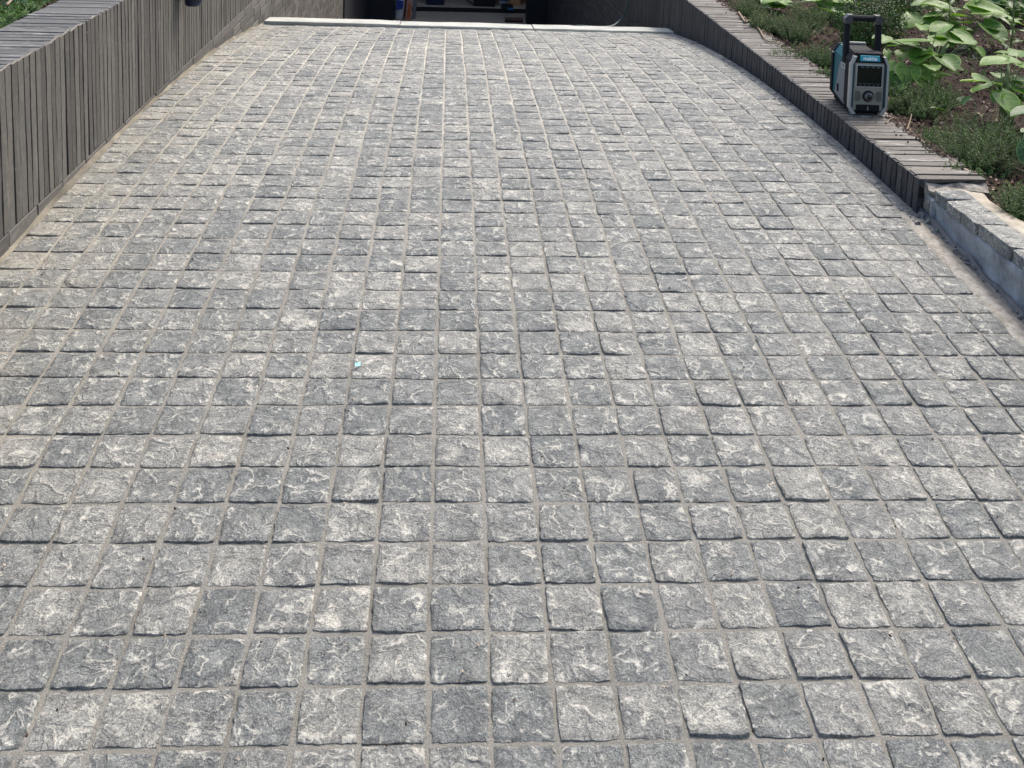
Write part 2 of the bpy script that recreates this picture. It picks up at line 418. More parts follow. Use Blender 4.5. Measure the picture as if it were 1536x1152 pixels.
def rowy(j, i):                                           # y of row joint i in column j; courses drift apart higher up
    y = 1.8167 + .1*i
    w = .0024*float(noise2(j*.45, i*.9, 23)) + .0008*float(noise2(j*5.3, i*3.7, 24))
    g = min(max((y - 3.7)/1.3, 0), 1)
    w += g*.017*float(noise2(j*1.9 + 40, i*.13, 25)) + g*.006*float(noise2(j*5.3, i*3.1, 26))
    return y + w
SET = []
for j, i in cells:
    yc = 1.8167 + .1*(i + .5)
    if j == 15 and yc < 3.26: continue
    y0, y1 = rowy(j, i), rowy(j, i+1)
    ym = (y0 + y1)/2
    if ym > 7.02 - .12*0: continue
    x0, x1 = colx(j, ym), colx(j+1, ym)
    if j == 15: x0, x1 = colx(15, ym), 1.547
    if j == 14 and yc < 3.26: x1 = 1.485 + .004*float(noise2(3, ym*9, 31))
    # project centre: is it in the picture?
    d = Vector(((x0+x1)/2 - CX, ym, ground_z(ym) - H))
    fw = d.dot(FW); px = 768 + F_PX*d.dot(R)/fw; py = YP - F_PX*d.dot(U)/fw
    vis = -70 < px < 1606 and py < 1215
    SET.append((py if vis else -1e4, j, i, x0, x1, y0, y1, vis))
SET.sort(key=lambda s: -s[0])
far = MB(); near_count = 0; far_r = []
for k, (key, j, i, x0, x1, y0, y1, vis) in enumerate(SET):
    jx = .0034 + .0005*random.random(); jy = .0032 + .0005*random.random()
    hw, hl = (x1 - x0)/2 - jx, (y1 - y0)/2 - jy
    cx, cy = (x0 + x1)/2, (y0 + y1)/2
    near = near_count < 300 and vis
    n = 17 if near else (12 if vis else 5)
    V, q = sett(cx, cy, hw, hl, 1000 + k, n)
    slope = (ground_z(cy + .02) - ground_z(cy - .02))/.04
    tx, ty = random.gauss(0, .008), random.gauss(0, .008)
    V[:, 2] += V[:, 1]*(slope + ty) + V[:, 0]*tx
    org = np.array((cx, cy, ground_z(cy) + random.gauss(0, .0004)))
    r = random.random()
    if near:
        me = mesh_np('sett', V, q, attrs={'rnd': np.full(len(V), r)}, smooth=True)
        o = link('sett', me, M_SETT, drive); o.location = org; near_count += 1
    else:
        far.add(V + org, q, rnd=r)
o = far.build('sett_field', M_SETT, drive, smooth=True); tag(o, kind='stuff')

# ---- threshold slabs across the lip of the drive
th = empty('threshold_strip', (0.17, 7.1, ground_z(7.0)), 'pale cement threshold strip laid across the far end of the paving above the ramp', 'threshold')
def inv(parent, V): return V
def thr_y(x): return 7.10 - .05*(x + 1.21)/2.76*1.0
seg = [(-1.208, -.31), (-.304, .592), (.600, 1.548)]
for (a, b), dz in zip(seg, (.010, .0, .006)):
    n = 14; top = []; mb = MB(); P = []
    for s in range(n + 1):
        x = a + (b - a)*s/n
        yf = thr_y(x) + .002*float(noise2(x*9, 1, 41)); yb = yf + .22 + .006*float(noise2(x*7, 9, 42))
        zf = ground_z(7.02) + .002 + dz*.35 + .0015*float(noise2(x*8, 5, 43)); zb = zf - .036 + .002*float(noise2(x*11, 3, 44))
        P.append(((x, yf, zf - .10), (x, yf, zf - .002), (x, yf + .003, zf), (x, yb - .01, zb), (x, yb, zb - .006), (x, yb, zb - .14)))
    Vv = [p for row in P for p in row]
    Qq = [(s*6 + k, (s+1)*6 + k, (s+1)*6 + k+1, s*6 + k+1) for s in range(n) for k in range(5)]
    mb.add(Vv, Qq + [(0, 1, 2, 3), (0, 3, 4, 5), (n*6+3, n*6+2, n*6+1, n*6), (n*6+5, n*6+4, n*6+3, n*6)])
    o = link('slab', mb.mesh('slab', origin=th.location), M_THRESH, th)

# ---- basement ramp and garage floor
V = []; ys2 = [7.20, 7.30] + list(np.linspace(7.6, 15.6, 24)) + [15.8, 15.9]
for y in ys2:
    for x in np.linspace(-1.3, 1.65, 12): V.append((x, y, ground_z(y)))
Q = [(j*12+i, j*12+i+1, (j+1)*12+i+1, (j+1)*12+i) for j in range(len(ys2)-1) for i in range(11)]
tag(link('basement_ramp', mesh_np('basement_ramp', V, Q), M_RAMP), kind='structure')

M_GFL = mat_concrete('dusty_garage_floor', (.52, .42, .30), (.74, .60, .44), .85, 2)
tag(link('garage_floor', mesh_np('garage_floor', [(-1.5, 15.85, -3.338), (1.75, 15.85, -3.338), (1.75, 22.5, -3.338), (-1.5, 22.5, -3.338)], [(0, 1, 2, 3)]), M_GFL), kind='structure')
# ================================================================== WALLS
def lerp_quad(x0, x1, y0, y1, zb0, zb1, zt0, zt1):
    return [(x0, y0, zb0), (x1, y0, zb0), (x1, y1, zb1), (x0, y1, zb1), (x0, y0, zt0), (x1, y0, zt0), (x1, y1, zt1), (x0, y1, zt1)]
def brick_obj(parent, V, mat, b=.0009):
    V = np.asarray(V, float); org = V.mean(0)
    V = V + np.random.default_rng(int(abs(org[1])*1e4) + int(abs(org[2])*1e3)).normal(0, .0006, (8, 3))
    mb = MB(); hexa(mb, V - org, b, rnd=random.random())
    o = link('brick', mb.mesh('brick'), mat, parent); o.location = org - np.array(parent.location)
    return o
def soldier_obj(parent, V, mat):
    V = np.asarray(V, float); org = V.mean(0); n = 5; mb = MB(); P = []
    ja = np.cumsum(np.random.default_rng(int(abs(org[1])*1e5)).normal(0, .0007, (n + 1, 4)), 0); ja -= ja.mean(0)
    for k in range(n + 1):
        t = k/n
        for c in range(4):
            p = V[c]*(1 - t) + V[c + 4]*t - org
            p = p + np.array((random.gauss(0, .0005), ja[k, 0 if c in (0, 1) else 1] + random.gauss(0, .0004), 0))
            P.append(p)
    q = [(k*4 + c, k*4 + (c+1) % 4, k*4 + 4 + (c+1) % 4, k*4 + 4 + c) for k in range(n) for c in range(4)]
    q += [(3, 2, 1, 0), (n*4, n*4+1, n*4+2, n*4+3)]
    mb.add(P, q, rnd=random.random())
    o = link('brick', mb.mesh('brick'), mat, parent); o.location = org - np.array(parent.location)
    return o
def wall(side, name, label, y_end, zt, soldier_bottom, face, sgn, depth, M_face, M_cop, y_sold0, y_cop1, cop_y0, n_course):
    """sgn = +1: the wall body lies towards +x of its face"""
    w = empty(name, (face, y_sold0, ground_z(y_sold0)), label, 'wall')
    L = np.array(w.location)
    ycore = [y_sold0 + (16.0 - y_sold0)*k/50 for k in range(51)]
    xa, xb = face + sgn*.0035, face + sgn*depth - sgn*.004
    mb = MB()
    for k in range(50):
        a, b = ycore[k], ycore[k+1]
        x0, x1 = min(xa, xb), max(xa, xb)
        V = lerp_quad(x0, x1, a, b, ground_z(a) - .3, ground_z(b) - .3, zt(a) - .003, zt(b) - .003)
        mb.add(np.array(V) - L, BOXQ)
    link('mortar_core', mb.mesh('mortar_core'), M_WCORE, w)
    # soldier bricks on the face
    cnt = 0; stuff = MB(); y = y_sold0
    while y < 16.0:
        p = .0420 + random.gauss(0, .0020); y1 = y + p - .0072 + random.gauss(0, .0008)
        proud = random.uniform(0, .0014); lean = random.gauss(0, .003)
        x0 = face - sgn*proud; x1 = face + sgn*.026
        t0, t1 = zt(y) + .0005 + random.gauss(0, .0010), zt(y1) + .0005 + random.gauss(0, .0010)
        b0, b1 = soldier_bottom(y), soldier_bottom(y1)
        if zt(y) - b0 > .03:
            V = np.array(lerp_quad(min(x0, x1), max(x0, x1), y, y1, b0, b1, t0, t1))
            V[:4, 1] += lean
            vis = y < y_cop1
            if vis: soldier_obj(w, V, M_face); cnt += 1
            else: hexa(stuff, V - L, 0, random.random())
        y += p
    # coping headers
    y = cop_y0
    while y < 16.0:
        p = .0435 + random.gauss(0, .0024); y1 = y + p - .0066
        dz = random.gauss(0, .0010); e = random.gauss(0, .003)
        x0, x1 = face + sgn*.0045 + sgn*abs(e)*.6, face + sgn*(depth + e)
        V = lerp_quad(min(x0, x1), max(x0, x1), y, y1, zt(y) - .03, zt(y1) - .03, zt(y) + dz + .0018, zt(y1) + dz + .0018)
        vis = y < n_course
        if vis: brick_obj(w, V, M_cop); cnt += 1
        else: hexa(stuff, np.array(V) - L, 0, random.random())
        y += p
    return w, cnt, stuff

sb_left = lambda y: 0.036 - .1035*(y - 2.91)
left, cl, stl = wall(-1, 'brick_wall', 'tall wall of upright thin grey bricks with brick coping on the left of the driveway', 16, left_top, sb_left,
             -1.21, -1, .225, M_BRL, M_COPL, 1.2, 7.0, 1.2, 4.4)
def sb_right(y):
    if y < 7.45: return ground_z(y) - .012
    return -.74 - .235*(y - 7.45) if y < 8.9 else -1.08 - .12*(y - 8.9)
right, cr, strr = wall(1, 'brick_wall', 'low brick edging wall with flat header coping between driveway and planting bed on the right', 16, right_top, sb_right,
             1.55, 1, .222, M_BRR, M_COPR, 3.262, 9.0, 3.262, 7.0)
# plinth courses below the left soldiers, basement courses on both sides
def courses(w, face, sgn, y_from, bottom_of_soldier, mat, stuff, budget, used):
    L = np.array(w.location); h = .052; items = []
    k = 0
    for c in range(0, 75):
        zoff = c*h
        y = y_from + (c % 2)*.11
        while y < 15.95:
            ln = .215 + random.gauss(0, .006); y1 = min(y + ln - .006, 15.97)
            zt0 = bottom_of_soldier(y) - .004 - zoff; zt1 = bottom_of_soldier(y1) - .004 - zoff
            g0, g1 = ground_z(y) - .02, ground_z(y1) - .02
            if zt0 > g0 + .004 or zt1 > g1 + .004:
                zb0, zb1 = max(zt0 - h + .006, g0 - .03), max(zt1 - h + .006, g1 - .03)
                if zt0 - zb0 > .002 and zt1 - zb1 > .002:
                    pr = random.uniform(0, .003)
                    x0, x1 = face - sgn*pr, face + sgn*.02
                    V = lerp_quad(min(x0, x1), max(x0, x1), y, y1, zb0, zb1, zt0, zt1)
                    sight = H - .302*y                     # line of sight grazing the lip
                    key = (0 if y < 7.4 else 1, abs(.5*(zt0 + zb0) - sight) + .02*y)
                    items.append((key, V))
            y += ln
    items.sort(key=lambda t: t[0]); n = 0
    for key, V in items:
        if n + used < 296 and n < budget: brick_obj(w, V, mat, .0015); n += 1
        else: hexa(stuff, np.array(V) - L, 0, random.random())
    return n
ncl = courses(left, -1.209, -1, 1.2, sb_left, M_COURSE, stl, 140, cl)
ncr = courses(right, 1.549, 1, 7.3, sb_right, M_BRR, strr, 90, cr)  # right courses share the brick colour with shade mixed in
for w, s in ((left, stl), (right, strr)):
    o = link('brick_courses', s.mesh('brick_courses'), M_COURSE if w is left else M_BRR, w); tag(o, kind='stuff')
mb = MB(); y = 2.6
while y < 6.9:
    ln = random.uniform(.02, .11)
    if random.random() < .72:
        box(mb, -1.2150, -1.2098, y, y + ln, 0, .0026, 0, Matrix.Translation((0, 0, left_top(y + ln/2) + .0006)) @ Matrix.Shear('XY', 4, (0, 0)))
    y += ln + random.uniform(.002, .02)
o = link('arris_pointing', mb.mesh('arris_pointing', origin=np.array(left.location)), M_PCORE, left); tag(o, kind='stuff')
# sandy mortar fillet along the foot of the left wall
mb = MB(); ys3 = np.linspace(1.2, 7.05, 160); P = []
for y in ys3:
    w_ = .010 + .010*abs(float(noise2(y*6, 2, 51))) + .008*max(0, float(noise2(y*17, 4, 52)))
    h_ = .010 + .012*abs(float(noise2(y*5, 7, 53)))
    g = ground_z(y)
    P += [(-1.2125, y, g + h_), (-1.2125 + w_*.5, y, g + h_*.6), (-1.21 + w_, y, g + .001)]
mb.add(np.array(P) - np.array(left.location), [(3*k+m, 3*k+m+1, 3*k+3+m+1, 3*k+3+m) for k in range(len(ys3)-1) for m in range(2)])
link('mortar_fillet', mb.mesh('mortar_fillet', True), mat_mortar('sandy_fillet', (.11, .10, .08), (.30, .27, .21), False), left)

# ---- broken end of the right wall
mb = MB(); L = np.array(right.location)
def rough_block(mb, x0, x1, y0, y1, z0, z1, amp, seed, n=7):
    rs = np.random.default_rng(seed)
    for ax, fx in ((0, x0), (0, x1), (1, y0), (1, y1), (2, z0), (2, z1)):
        a = np.linspace(0, 1, n); A, B = np.meshgrid(a, a)
        if ax == 0: X = np.full_like(A, fx); Y = y0 + A*(y1-y0); Z = z0 + B*(z1-z0)
        elif ax == 1: Y = np.full_like(A, fx); X = x0 + A*(x1-x0); Z = z0 + B*(z1-z0)
        else: Z = np.full_like(A, fx); X = x0 + A*(x1-x0); Y = y0 + B*(y1-y0)
        k = 22
        dx = fbm(Y*k + seed, Z*k + X*k, 3, seed % 7)*amp; dy = fbm(X*k - seed, Z*k + Y*k, 3, seed % 5 + 9)*amp; dz = fbm(X*k, Y*k + Z*k + seed, 3, seed % 3 + 20)*amp
        V = np.stack([X + dx, Y + dy, Z + dz], -1).reshape(-1, 3)
        q = [(j*n+i, j*n+i+1, (j+1)*n+i+1, (j+1)*n+i) for j in range(n-1) for i in range(n-1)]
        mb.add(V, q)
mb2 = MB(); rough_block(mb2, 1.575, 1.768, 3.222, 3.275, -.05, .060, .011, 5, 12)
link('broken_end', (lambda m: (setattr(m, 'name', 'broken_end'), m)[1])(mb2.mesh('broken_end', origin=L)), mat_concrete('broken_mortar', (.14, .12, .10), (.34, .31, .27), .9, 20), right)

# ---- low rendered kerb with loose stone caps in front of the broken end
kerb = empty('kerb_wall', (1.6, 2.9, 0), 'unfinished low grey rendered kerb topped with cleft stones beside the broken wall end', 'kerb')
KL = np.array(kerb.location)
def kt(y): return .022 + (3.24 - y)*.118                    # underside of the cap stones
def kxf(y): return 1.572 - .012*float(noise2(y*5, 1, 61)) + .004
mb = MB(); P = []; yk = np.linspace(1.0, 3.238, 90)
prof = [(-.012, -.05), (-.006, 0.0), (.002, .02), (.006, .35), (.004, .7), (0.0, 1.0)]
for y in yk:
    zt = kt(y); xf = 1.574 + .008*max(0, (y - 3.1)/.14)**2
    row = []
    for dx, f in prof:
        z = -.05 if f < 0 else ground_z(y) - .004 + f*(zt - ground_z(y) + .004)
        row.append((xf + dx + .003*float(fbm(y*14, z*14, 3, 62)), y, z))
    row += [(1.72, y, zt), (1.72, y, -.1)]
    P += row
m = len(prof) + 2
mb.add(np.array(P) - KL, [(m*k+a, m*k+a+1, m*k+m+a+1, m*k+m+a) for k in range(len(yk)-1) for a in range(m-1)])
link('rendered_face', mb.mesh('rendered_face', True), M_CONC, kerb)
# end return of the render beside the broken bricks
mb = MB(); rough_block(mb, 1.568, 1.61, 3.195, 3.245, -.05, .030, .007, 8, 10)
link('render_end', mb.mesh('render_end', origin=KL), M_CONC, kerb)
stones = [(3.205, 3.115, 1.576), (3.108, 3.008, 1.570), (3.001, 2.905, 1.568), (2.900, 2.722, 1.570), (2.716, 2.62, 1.574), (2.612, 2.515, 1.570), (2.508, 2.41, 1.572), (2.40, 2.30, 1.571), (2.29, 2.19, 1.572)]
for k, (ya, yb, xf) in enumerate(stones):
    cx, cy = xf + .0475, (ya + yb)/2
    V, q = sett(0, 0, .0475, (ya - yb)/2, 300 + k, 15)
    N0 = 15*15; m_ = 56; V[:N0, 2] += .008; V[N0 + m_:, 2] += .008; V[N0:N0 + m_, 2] = -.030; V[N0:N0 + m_, :2] *= .985
    V[:, 2] += -V[:, 1]*.118 + random.gauss(0, .03)*V[:, 0]
    me = mesh_np('cap_stone', V, q, attrs={'rnd': np.full(len(V), random.random())}, smooth=True)
    o = link('cap_stone', me, M_SETT, kerb); o.location = np.array((cx, cy, kt(cy) + .0305)) - KL
# cream bedding mortar behind the caps
mb = MB(); P = []; yk = np.linspace(1.2, 3.265, 90)
for y in yk:
    b = 1.728 + .012*float(fbm(y*8, 1, 3, 65)); h = kt(y)
    z = h + .027 + .005*float(fbm(y*15, 3, 3, 66))
    P += [(1.640, y, h - .01), (1.655, y, z), (1.69, y, z + .004*float(noise2(y*30, 4, 67))), (b, y, z - .004), (b + .014, y, z - .035), (b + .02, y, -.1)]
mb.add(np.array(P) - KL, [(6*k+a, 6*k+a+1, 6*k+6+a+1, 6*k+6+a) for k in range(len(yk)-1) for a in range(5)])
link('bedding_mortar', mb.mesh('bedding_mortar', True), M_CREAM, kerb)
# cement haunching strip beside the last column of setts, dark torn membrane in the gap
mb = MB(); P = []; yk = np.linspace(1.0, 3.262, 120)
for y in yk:
    g = ground_z(y); e = 1.535 + .005*float(fbm(y*12, 2, 2, 71))
    P += [(1.478, y, g - .004), (1.490, y, g + .0035), (1.512, y, g + .002 + .002*float(noise2(y*25, 1, 72))), (e, y, g + .001), (e + .006, y, g - .03)]
mb.add(np.array(P), [(5*k+a, 5*k+a+1, 5*k+5+a+1, 5*k+5+a) for k in range(len(yk)-1) for a in range(4)])
o = mb.build('cement_haunching', mat_concrete('haunch_cement', (.16, .142, .112), (.46, .43, .37), .9, 30), drive, True)
mb = MB(); P = []
for y in yk:
    g = ground_z(y); w_ = .004*float(fbm(y*13, 5, 3, 74))
    zt_ = g + .014 + .010*float(fbm(y*10, 8, 3, 75))
    P += [(1.530, y, g - .03), (1.553 + w_, y, g - .002 + .006*float(noise2(y*18, 2, 76))), (1.561 + w_, y, max(zt_, g + .004)), (1.563 + w_, y, max(zt_, g + .004) - .001), (1.566, y, g - .02)]
mb.add(np.array(P) - KL, [(5*k+a, 5*k+a+1, 5*k+5+a+1, 5*k+5+a) for k in range(len(yk)-1) for a in range(4)])
link('waterproof_membrane', mb.mesh('waterproof_membrane', True), mat_plain('dark_membrane', (.055, .062, .07), .45, 40, .5, .003), kerb)

# ---- planting beds
def bed(name, x0, x1, y0, y1, zf, nx, ny, seed):
    X = np.linspace(x0, x1, nx); Y = np.linspace(y0, y1, ny); V = []
    for y in Y:
        z = zf(y) - .012 + .028*fbm(X*3, np.full(nx, y*3), 4, seed) + .006*fbm(X*22, np.full(nx, y*22), 2, seed+1)
        V += [(x, y, zz) for x, zz in zip(X, z)]
    q = [(j*nx+i, j*nx+i+1, (j+1)*nx+i+1, (j+1)*nx+i) for j in range(ny-1) for i in range(nx-1)]
    return tag(link(name, mesh_np(name, V, q, smooth=True), M_SOIL), kind='structure')
bed('planting_bed', 1.755, 4.6, .8, 11.95, bed_z, 110, 330, 81)
bed('planting_bed', -4.5, -1.425, .8, 11.95, lambda y: left_top(y) - .03, 60, 160, 85)
def bed_h(x, y): return bed_z(y) - .012 + .028*float(fbm(x*3, y*3, 4, 81))
V = [(-60, -60, -.4), (60, -60, -.4), (60, .9, -.4), (-60, .9, -.4)]
tag(link('ground', mesh_np('ground', [(4.5, -60, .1), (60, -60, .1), (60, 60, -.9), (4.5, 60, -.9)], [(0, 1, 2, 3)]), M_SOIL), kind='structure')
tag(link('ground', mesh_np('ground', [(-60, -60, .1), (-4.4, -60, .1), (-4.4, 60, -.9), (-60, 60, -.9)], [(0, 1, 2, 3)]), M_SOIL), kind='structure')
tag(link('ground', mesh_np('ground', [(-4.4, -60, -.02), (4.5, -60, -.02), (4.5, -1.45, -.02), (-4.4, -1.45, -.02)], [(0, 1, 2, 3)]), M_MORT), kind='structure')
# bark chips
mb = MB()
for k in range(15000):
    x = 1.77 + 1.9*random.random()**1.2; y = 2.2 + 5.8*random.random()
    z = bed_h(x, y); s = random.uniform(.004, .013); t = random.random()*6.28
    if random.random() < .04: s *= 1.8
    M = Matrix.Translation((x, y, z + .004)) @ Euler((random.gauss(0, .5), random.gauss(0, .5), t)).to_matrix().to_4x4()
    box(mb, -s, s, -s*.35, s*.35, -.0012, .0012, random.random(), M)
tag(mb.build('bark_mulch', M_CHIP), kind='stuff')
# crumbs of soil, leaf scraps and mortar lying along the back edge of the coping
mb = MB()
for k in range(1700):
    y = random.choice([random.uniform(5.2, 7.2), random.uniform(3.3, 7), random.uniform(3.5, 4.0)]); x = 1.765 + random.gauss(0, .016)
    if random.random() < .015: x = random.uniform(1.6, 1.76)
    s = random.uniform(.0015, .006)
    zz = right_top(y) + .003 if x < 1.772 else bed_h(x, y) + .006
    M = Matrix.Translation((x, y, zz)) @ Euler((random.random(), random.random(), random.random()*6)).to_matrix().to_4x4()
    box(mb, -s*1.6, s*1.6, -s*.6, s*.6, -s*.3, s*.3, .55 + .45*random.random(), M)
tag(mb.build('soil_crumbs', M_CHIP), kind='stuff')

# ================================================================== HOUSE WITH BASEMENT GARAGE
M_DARKW = mat_brick('dark_facade_and_shade_brick', (.018, .02, .026), (.05, .05, .055), .06, 1, (.01, .01, .012))  # brick of the piers and lintel, also colours the painted shade panel
M_SOFFIT = mat_plain('grey_plaster', (.52, .49, .45), .8, 20)
house = empty('house', (0.17, 16, -3.34), 'dark basement garage front of the house at the foot of the ramp', 'house')
HL = np.array(house.location)
def hb(name, mat, *a, parent=house):
    mb = MB(); box(mb, *a); return link(name, mb.mesh(name, origin=HL), mat, parent)
hb('facade_pier', M_DARKW, -1.35, -.785, 16.0, 16.35, -3.4, -1.2)
hb('facade_pier', M_DARKW, 1.245, 1.70, 16.0, 16.35, -3.4, -1.2)
hb('lintel', M_DARKW, -1.35, 1.70, 16.0, 16.35, -.88, -.55)
hb('garage_side_wall', mat_plain('brown_boarding', (.42, .25, .12), .8, 30, .4), 1.65, 1.8, 16.35, 22.5, -3.4, -.9)
hb('garage_side_wall', M_SOFFIT, -1.6, -1.45, 16.35, 22.5, -3.4, -.9)
hb('garage_back_wall', M_SOFFIT, -1.6, 1.8, 22.4, 22.6, -3.4, -.9)
hb('garage_ceiling', M_SOFFIT, -1.6, 1.8, 16.35, 22.5, -.9, -.8)
hb('upper_wall', mat_plain('house_brick', (.25, .18, .14), .85, 10, .2, .004), -9, 9, 16.36, 24, -.78, 2.2)
hb('painted_shade_panel', M_DARKW, -1.35, -1.188, 12.5, 15.995, -3.4, -.9)  # dark panel added over the left ramp wall in place of the building's shade
# timber screed board edge across the garage floor
hb('floor_step', mat_plain('dusty_floor_board', (.70, .57, .42), .85, 14, .3), -1.4, 1.65, 16.75, 22.3, -3.338, -3.28)
hb('floor_trim', mat_plain('dark_rubber_strip', (.012, .012, .013), .7), -1.4, 1.65, 16.715, 16.745, -3.338, -3.274)

# things standing in the garage mouth
FZ = -3.338
def onf(y): return FZ if y < 16.7 else -3.279
def thing_mb(name, label, cat, loc): return empty(name, loc, label, cat)
def part(t, name, mat, fn, smooth=False):
    mb = MB(); fn(mb); return link(name, mb.mesh(name, smooth), mat, t)
P_WHITE = mat_plain('white_plastic', (.55, .56, .56), .5, 25, .15)
P_BLUE = mat_plain('royal_blue_print', (.03, .06, .32), .5, 30, .2)
P_ORANGE = mat_plain('orange_card', (.50, .13, .05), .7, 40, .3)
P_PINK = mat_plain('salmon_card', (.55, .30, .22), .7, 40, .2)
P_BLACK = mat_plain('black_plastic', (.012, .013, .018), .45, 30, .3)
P_NAVY = mat_plain('navy_plastic', (.012, .022, .055), .5, 30, .3)
P_CYAN = mat_plain('cyan_label', (.04, .22, .42), .4, 30, .3)
P_WOOD = mat_plain('raw_timber', (.62, .34, .15), .75, 35, .35, .002)
P_BROWN = mat_plain('rust_brown', (.36, .15, .07), .75, 35, .35, .002)
P_GREY = mat_plain('grey_plastic', (.16, .17, .18), .6, 30, .2)
def sack(mb, w, d, h, lean=0, seed=0):
    n = 10; V = []; L = 9
    for j in range(L):
        t = j/(L-1); bul = 1 + .12*math.sin(t*3.14) - .25*max(0, t - .85)/.15
        for k in range(n):
            a = 2*math.pi*k/n; c, s = math.cos(a), math.sin(a)
            x = w/2*bul*np.sign(c)*abs(c)**.6; y = d/2*bul*np.sign(s)*abs(s)**.6
            x += .01*float(noise2(k*1.7, j*1.3, seed)); y += .01*float(noise2(k*1.9, j*1.7, seed+1))
            V.append((x + lean*t*h, y, t*h))
    q = [(j*n+k, j*n+(k+1) % n, (j+1)*n+(k+1) % n, (j+1)*n+k) for j in range(L-1) for k in range(n)]
    V += [(0, 0, 0), (lean*h, 0, h)]
    mb.add(V, q, [(L*n, (k+1) % n, k) for k in range(n)] + [(L*n+1, (L-1)*n+k, (L-1)*n+(k+1) % n) for k in range(n)])
t = empty('cement_bag', (-.715, 16.25, FZ), 'white bag with blue print leaning at the left jamb of the garage', 'bag')
part(t, 'sack', P_WHITE, lambda m: sack(m, .13, .12, .50, .05, 3), True)
part(t, 'printed_band', P_BLUE, lambda m: prism(m, [(-.045, -.078, .17), (.062, -.080, .19), (.072, -.082, .31), (-.03, -.080, .33)], (0, .01, 0)))
t = empty('cardboard_box', (-.565, 16.22, FZ), 'narrow salmon carton with orange front panel standing just inside the garage', 'box')
part(t, 'carton', P_PINK, lambda m: (hexa(m, [(-.05, -.05, 0), (.035, -.05, 0), (.035, .09, 0), (-.05, .09, 0), (-.03, -.04, .34), (.062, -.04, .34), (.062, .1, .34), (-.03, .1, .34)], .004)))
part(t, 'front_panel', P_ORANGE, lambda m: prism(m, [(-.027, -.053, .03), (.018, -.053, .03), (.040, -.047, .27), (-.006, -.047, .27)], (0, .004, 0)))
t = empty('cardboard_box', (-.645, 16.42, FZ), 'rusty red box behind the white bag at the garage jamb', 'box')
part(t, 'carton', P_ORANGE, lambda m: hexa(m, [(-.055, -.04, .27), (.06, -.04, .27), (.06, .12, .27), (-.055, .12, .27), (-.055, -.04, .56), (.06, -.04, .56), (.06, .12, .56), (-.055, .12, .56)], .004))
part(t, 'foot_box', P_BROWN, lambda m: hexa(m, [(-.05, -.03, 0), (.05, -.03, 0), (.05, .1, 0), (-.05, .1, 0), (-.05, -.03, .268), (.05, -.03, .268), (.05, .1, .268), (-.05, .1, .268)], .004))
t = empty('grey_board', (-.482, 16.30, FZ), 'pale grey board propped beside the salmon carton', 'board')
part(t, 'panel', P_GREY, lambda m: hexa(m, [(-.03, -.03, 0), (.02, -.03, 0), (.02, .0, 0), (-.03, .0, 0), (-.01, .02, .55), (.05, .02, .55), (.05, .05, .55), (-.01, .05, .55)], .003))
def bin_(name, label, x, y, w, h, mat):
    t = empty(name, (x, y, onf(y)), label, 'bin')
    part(t, 'tub', mat, lambda m: hexa(m, [(-w*.42, -w*.4, 0), (w*.42, -w*.4, 0), (w*.42, w*.4, 0), (-w*.42, w*.4, 0), (-w/2, -w/2, h), (w/2, -w/2, h), (w/2, w/2, h), (-w/2, w/2, h)], .012))
    part(t, 'rim', mat, lambda m: hexa(m, lerp_quad(-w*.54, w*.54, -w*.54, w*.54, h + .001, h + .001, h + .03, h + .03), .006))
    return t
bin_('plastic_bin', 'dark navy plastic bin inside the garage left of centre', -.17, 17.0, .34, .5, P_NAVY)
bin_('plastic_bin', 'large black bin inside the garage right of centre', .62, 17.0, .40, .55, P_BLACK)
t = empty('work_trestle', (.15, 17.1, onf(17.1)), 'black folding trestle with slanting leg in the middle of the garage', 'trestle')
for a, b in (((-.32, -.1, .40), (.30, -.22, .02)), ((-.05, .1, .45), (.32, .12, .0)), ((-.28, .1, .42), (-.34, .1, 0.0))):
    part(t, 'leg', P_BLACK, lambda m, a=a, b=b: tube(m, [a, b], .016, 6))
part(t, 'top_bar', P_BLACK, lambda m: tube(m, [(-.36, 0, .44), (.05, 0, .46)], .03, 6))
t = empty('paint_bucket', (.93, 16.95, onf(17.1)), 'white bucket with blue label at the right of the garage mouth', 'bucket')
def bucket(m, r0, r1, h, n=20, z0=0):
    V = [(r0*math.cos(6.2832*k/n), r0*math.sin(6.2832*k/n), z0) for k in range(n)] + [(r1*math.cos(6.2832*k/n), r1*math.sin(6.2832*k/n), z0 + h) for k in range(n)] + [(0, 0, z0), (0, 0, z0 + h)]
    m.add(V, [(k, (k+1) % n, n+(k+1) % n, n+k) for k in range(n)], [(2*n, (k+1) % n, k) for k in range(n)] + [(2*n+1, n+k, n+(k+1) % n) for k in range(n)])
part(t, 'pail', P_WHITE, lambda m: bucket(m, .085, .105, .27), True)
part(t, 'label', P_CYAN, lambda m: bucket(m, .0955, .1055, .14, 20, .10), True)
part(t, 'lid', P_GREY, lambda m: bucket(m, .11, .108, .02, 20, .271), True)
for k, (x, y, w, h, lab, mt) in enumerate([(1.10, 16.95, .20, .62, 'tall brown timber board stacked on the right inside the garage', P_WOOD), (1.27, 17.15, .2, .75, 'rust brown board behind the timber board in the garage', P_BROWN)]):
    t = empty('timber_board', (x, y, onf(y)), lab, 'board')
    part(t, 'board', mt, lambda m: hexa(m, lerp_quad(-w/2, w/2, 0, .03, 0, 0, h, h), .003))
    part(t, 'batten', P_BROWN if k == 0 else P_WOOD, lambda m: hexa(m, lerp_quad(-w/2 + .01, w/2 - .01, -.022, -.001, .18, .2, .23, .25), .002))
t = empty('dust_pan', (.98, 16.72, onf(17)), 'small black tray with blue side lying before the bucket', 'tray')
part(t, 'tray', P_BLACK, lambda m: hexa(m, lerp_quad(-.10, .09, -.06, .06, .003, .003, .06, .075), .006))
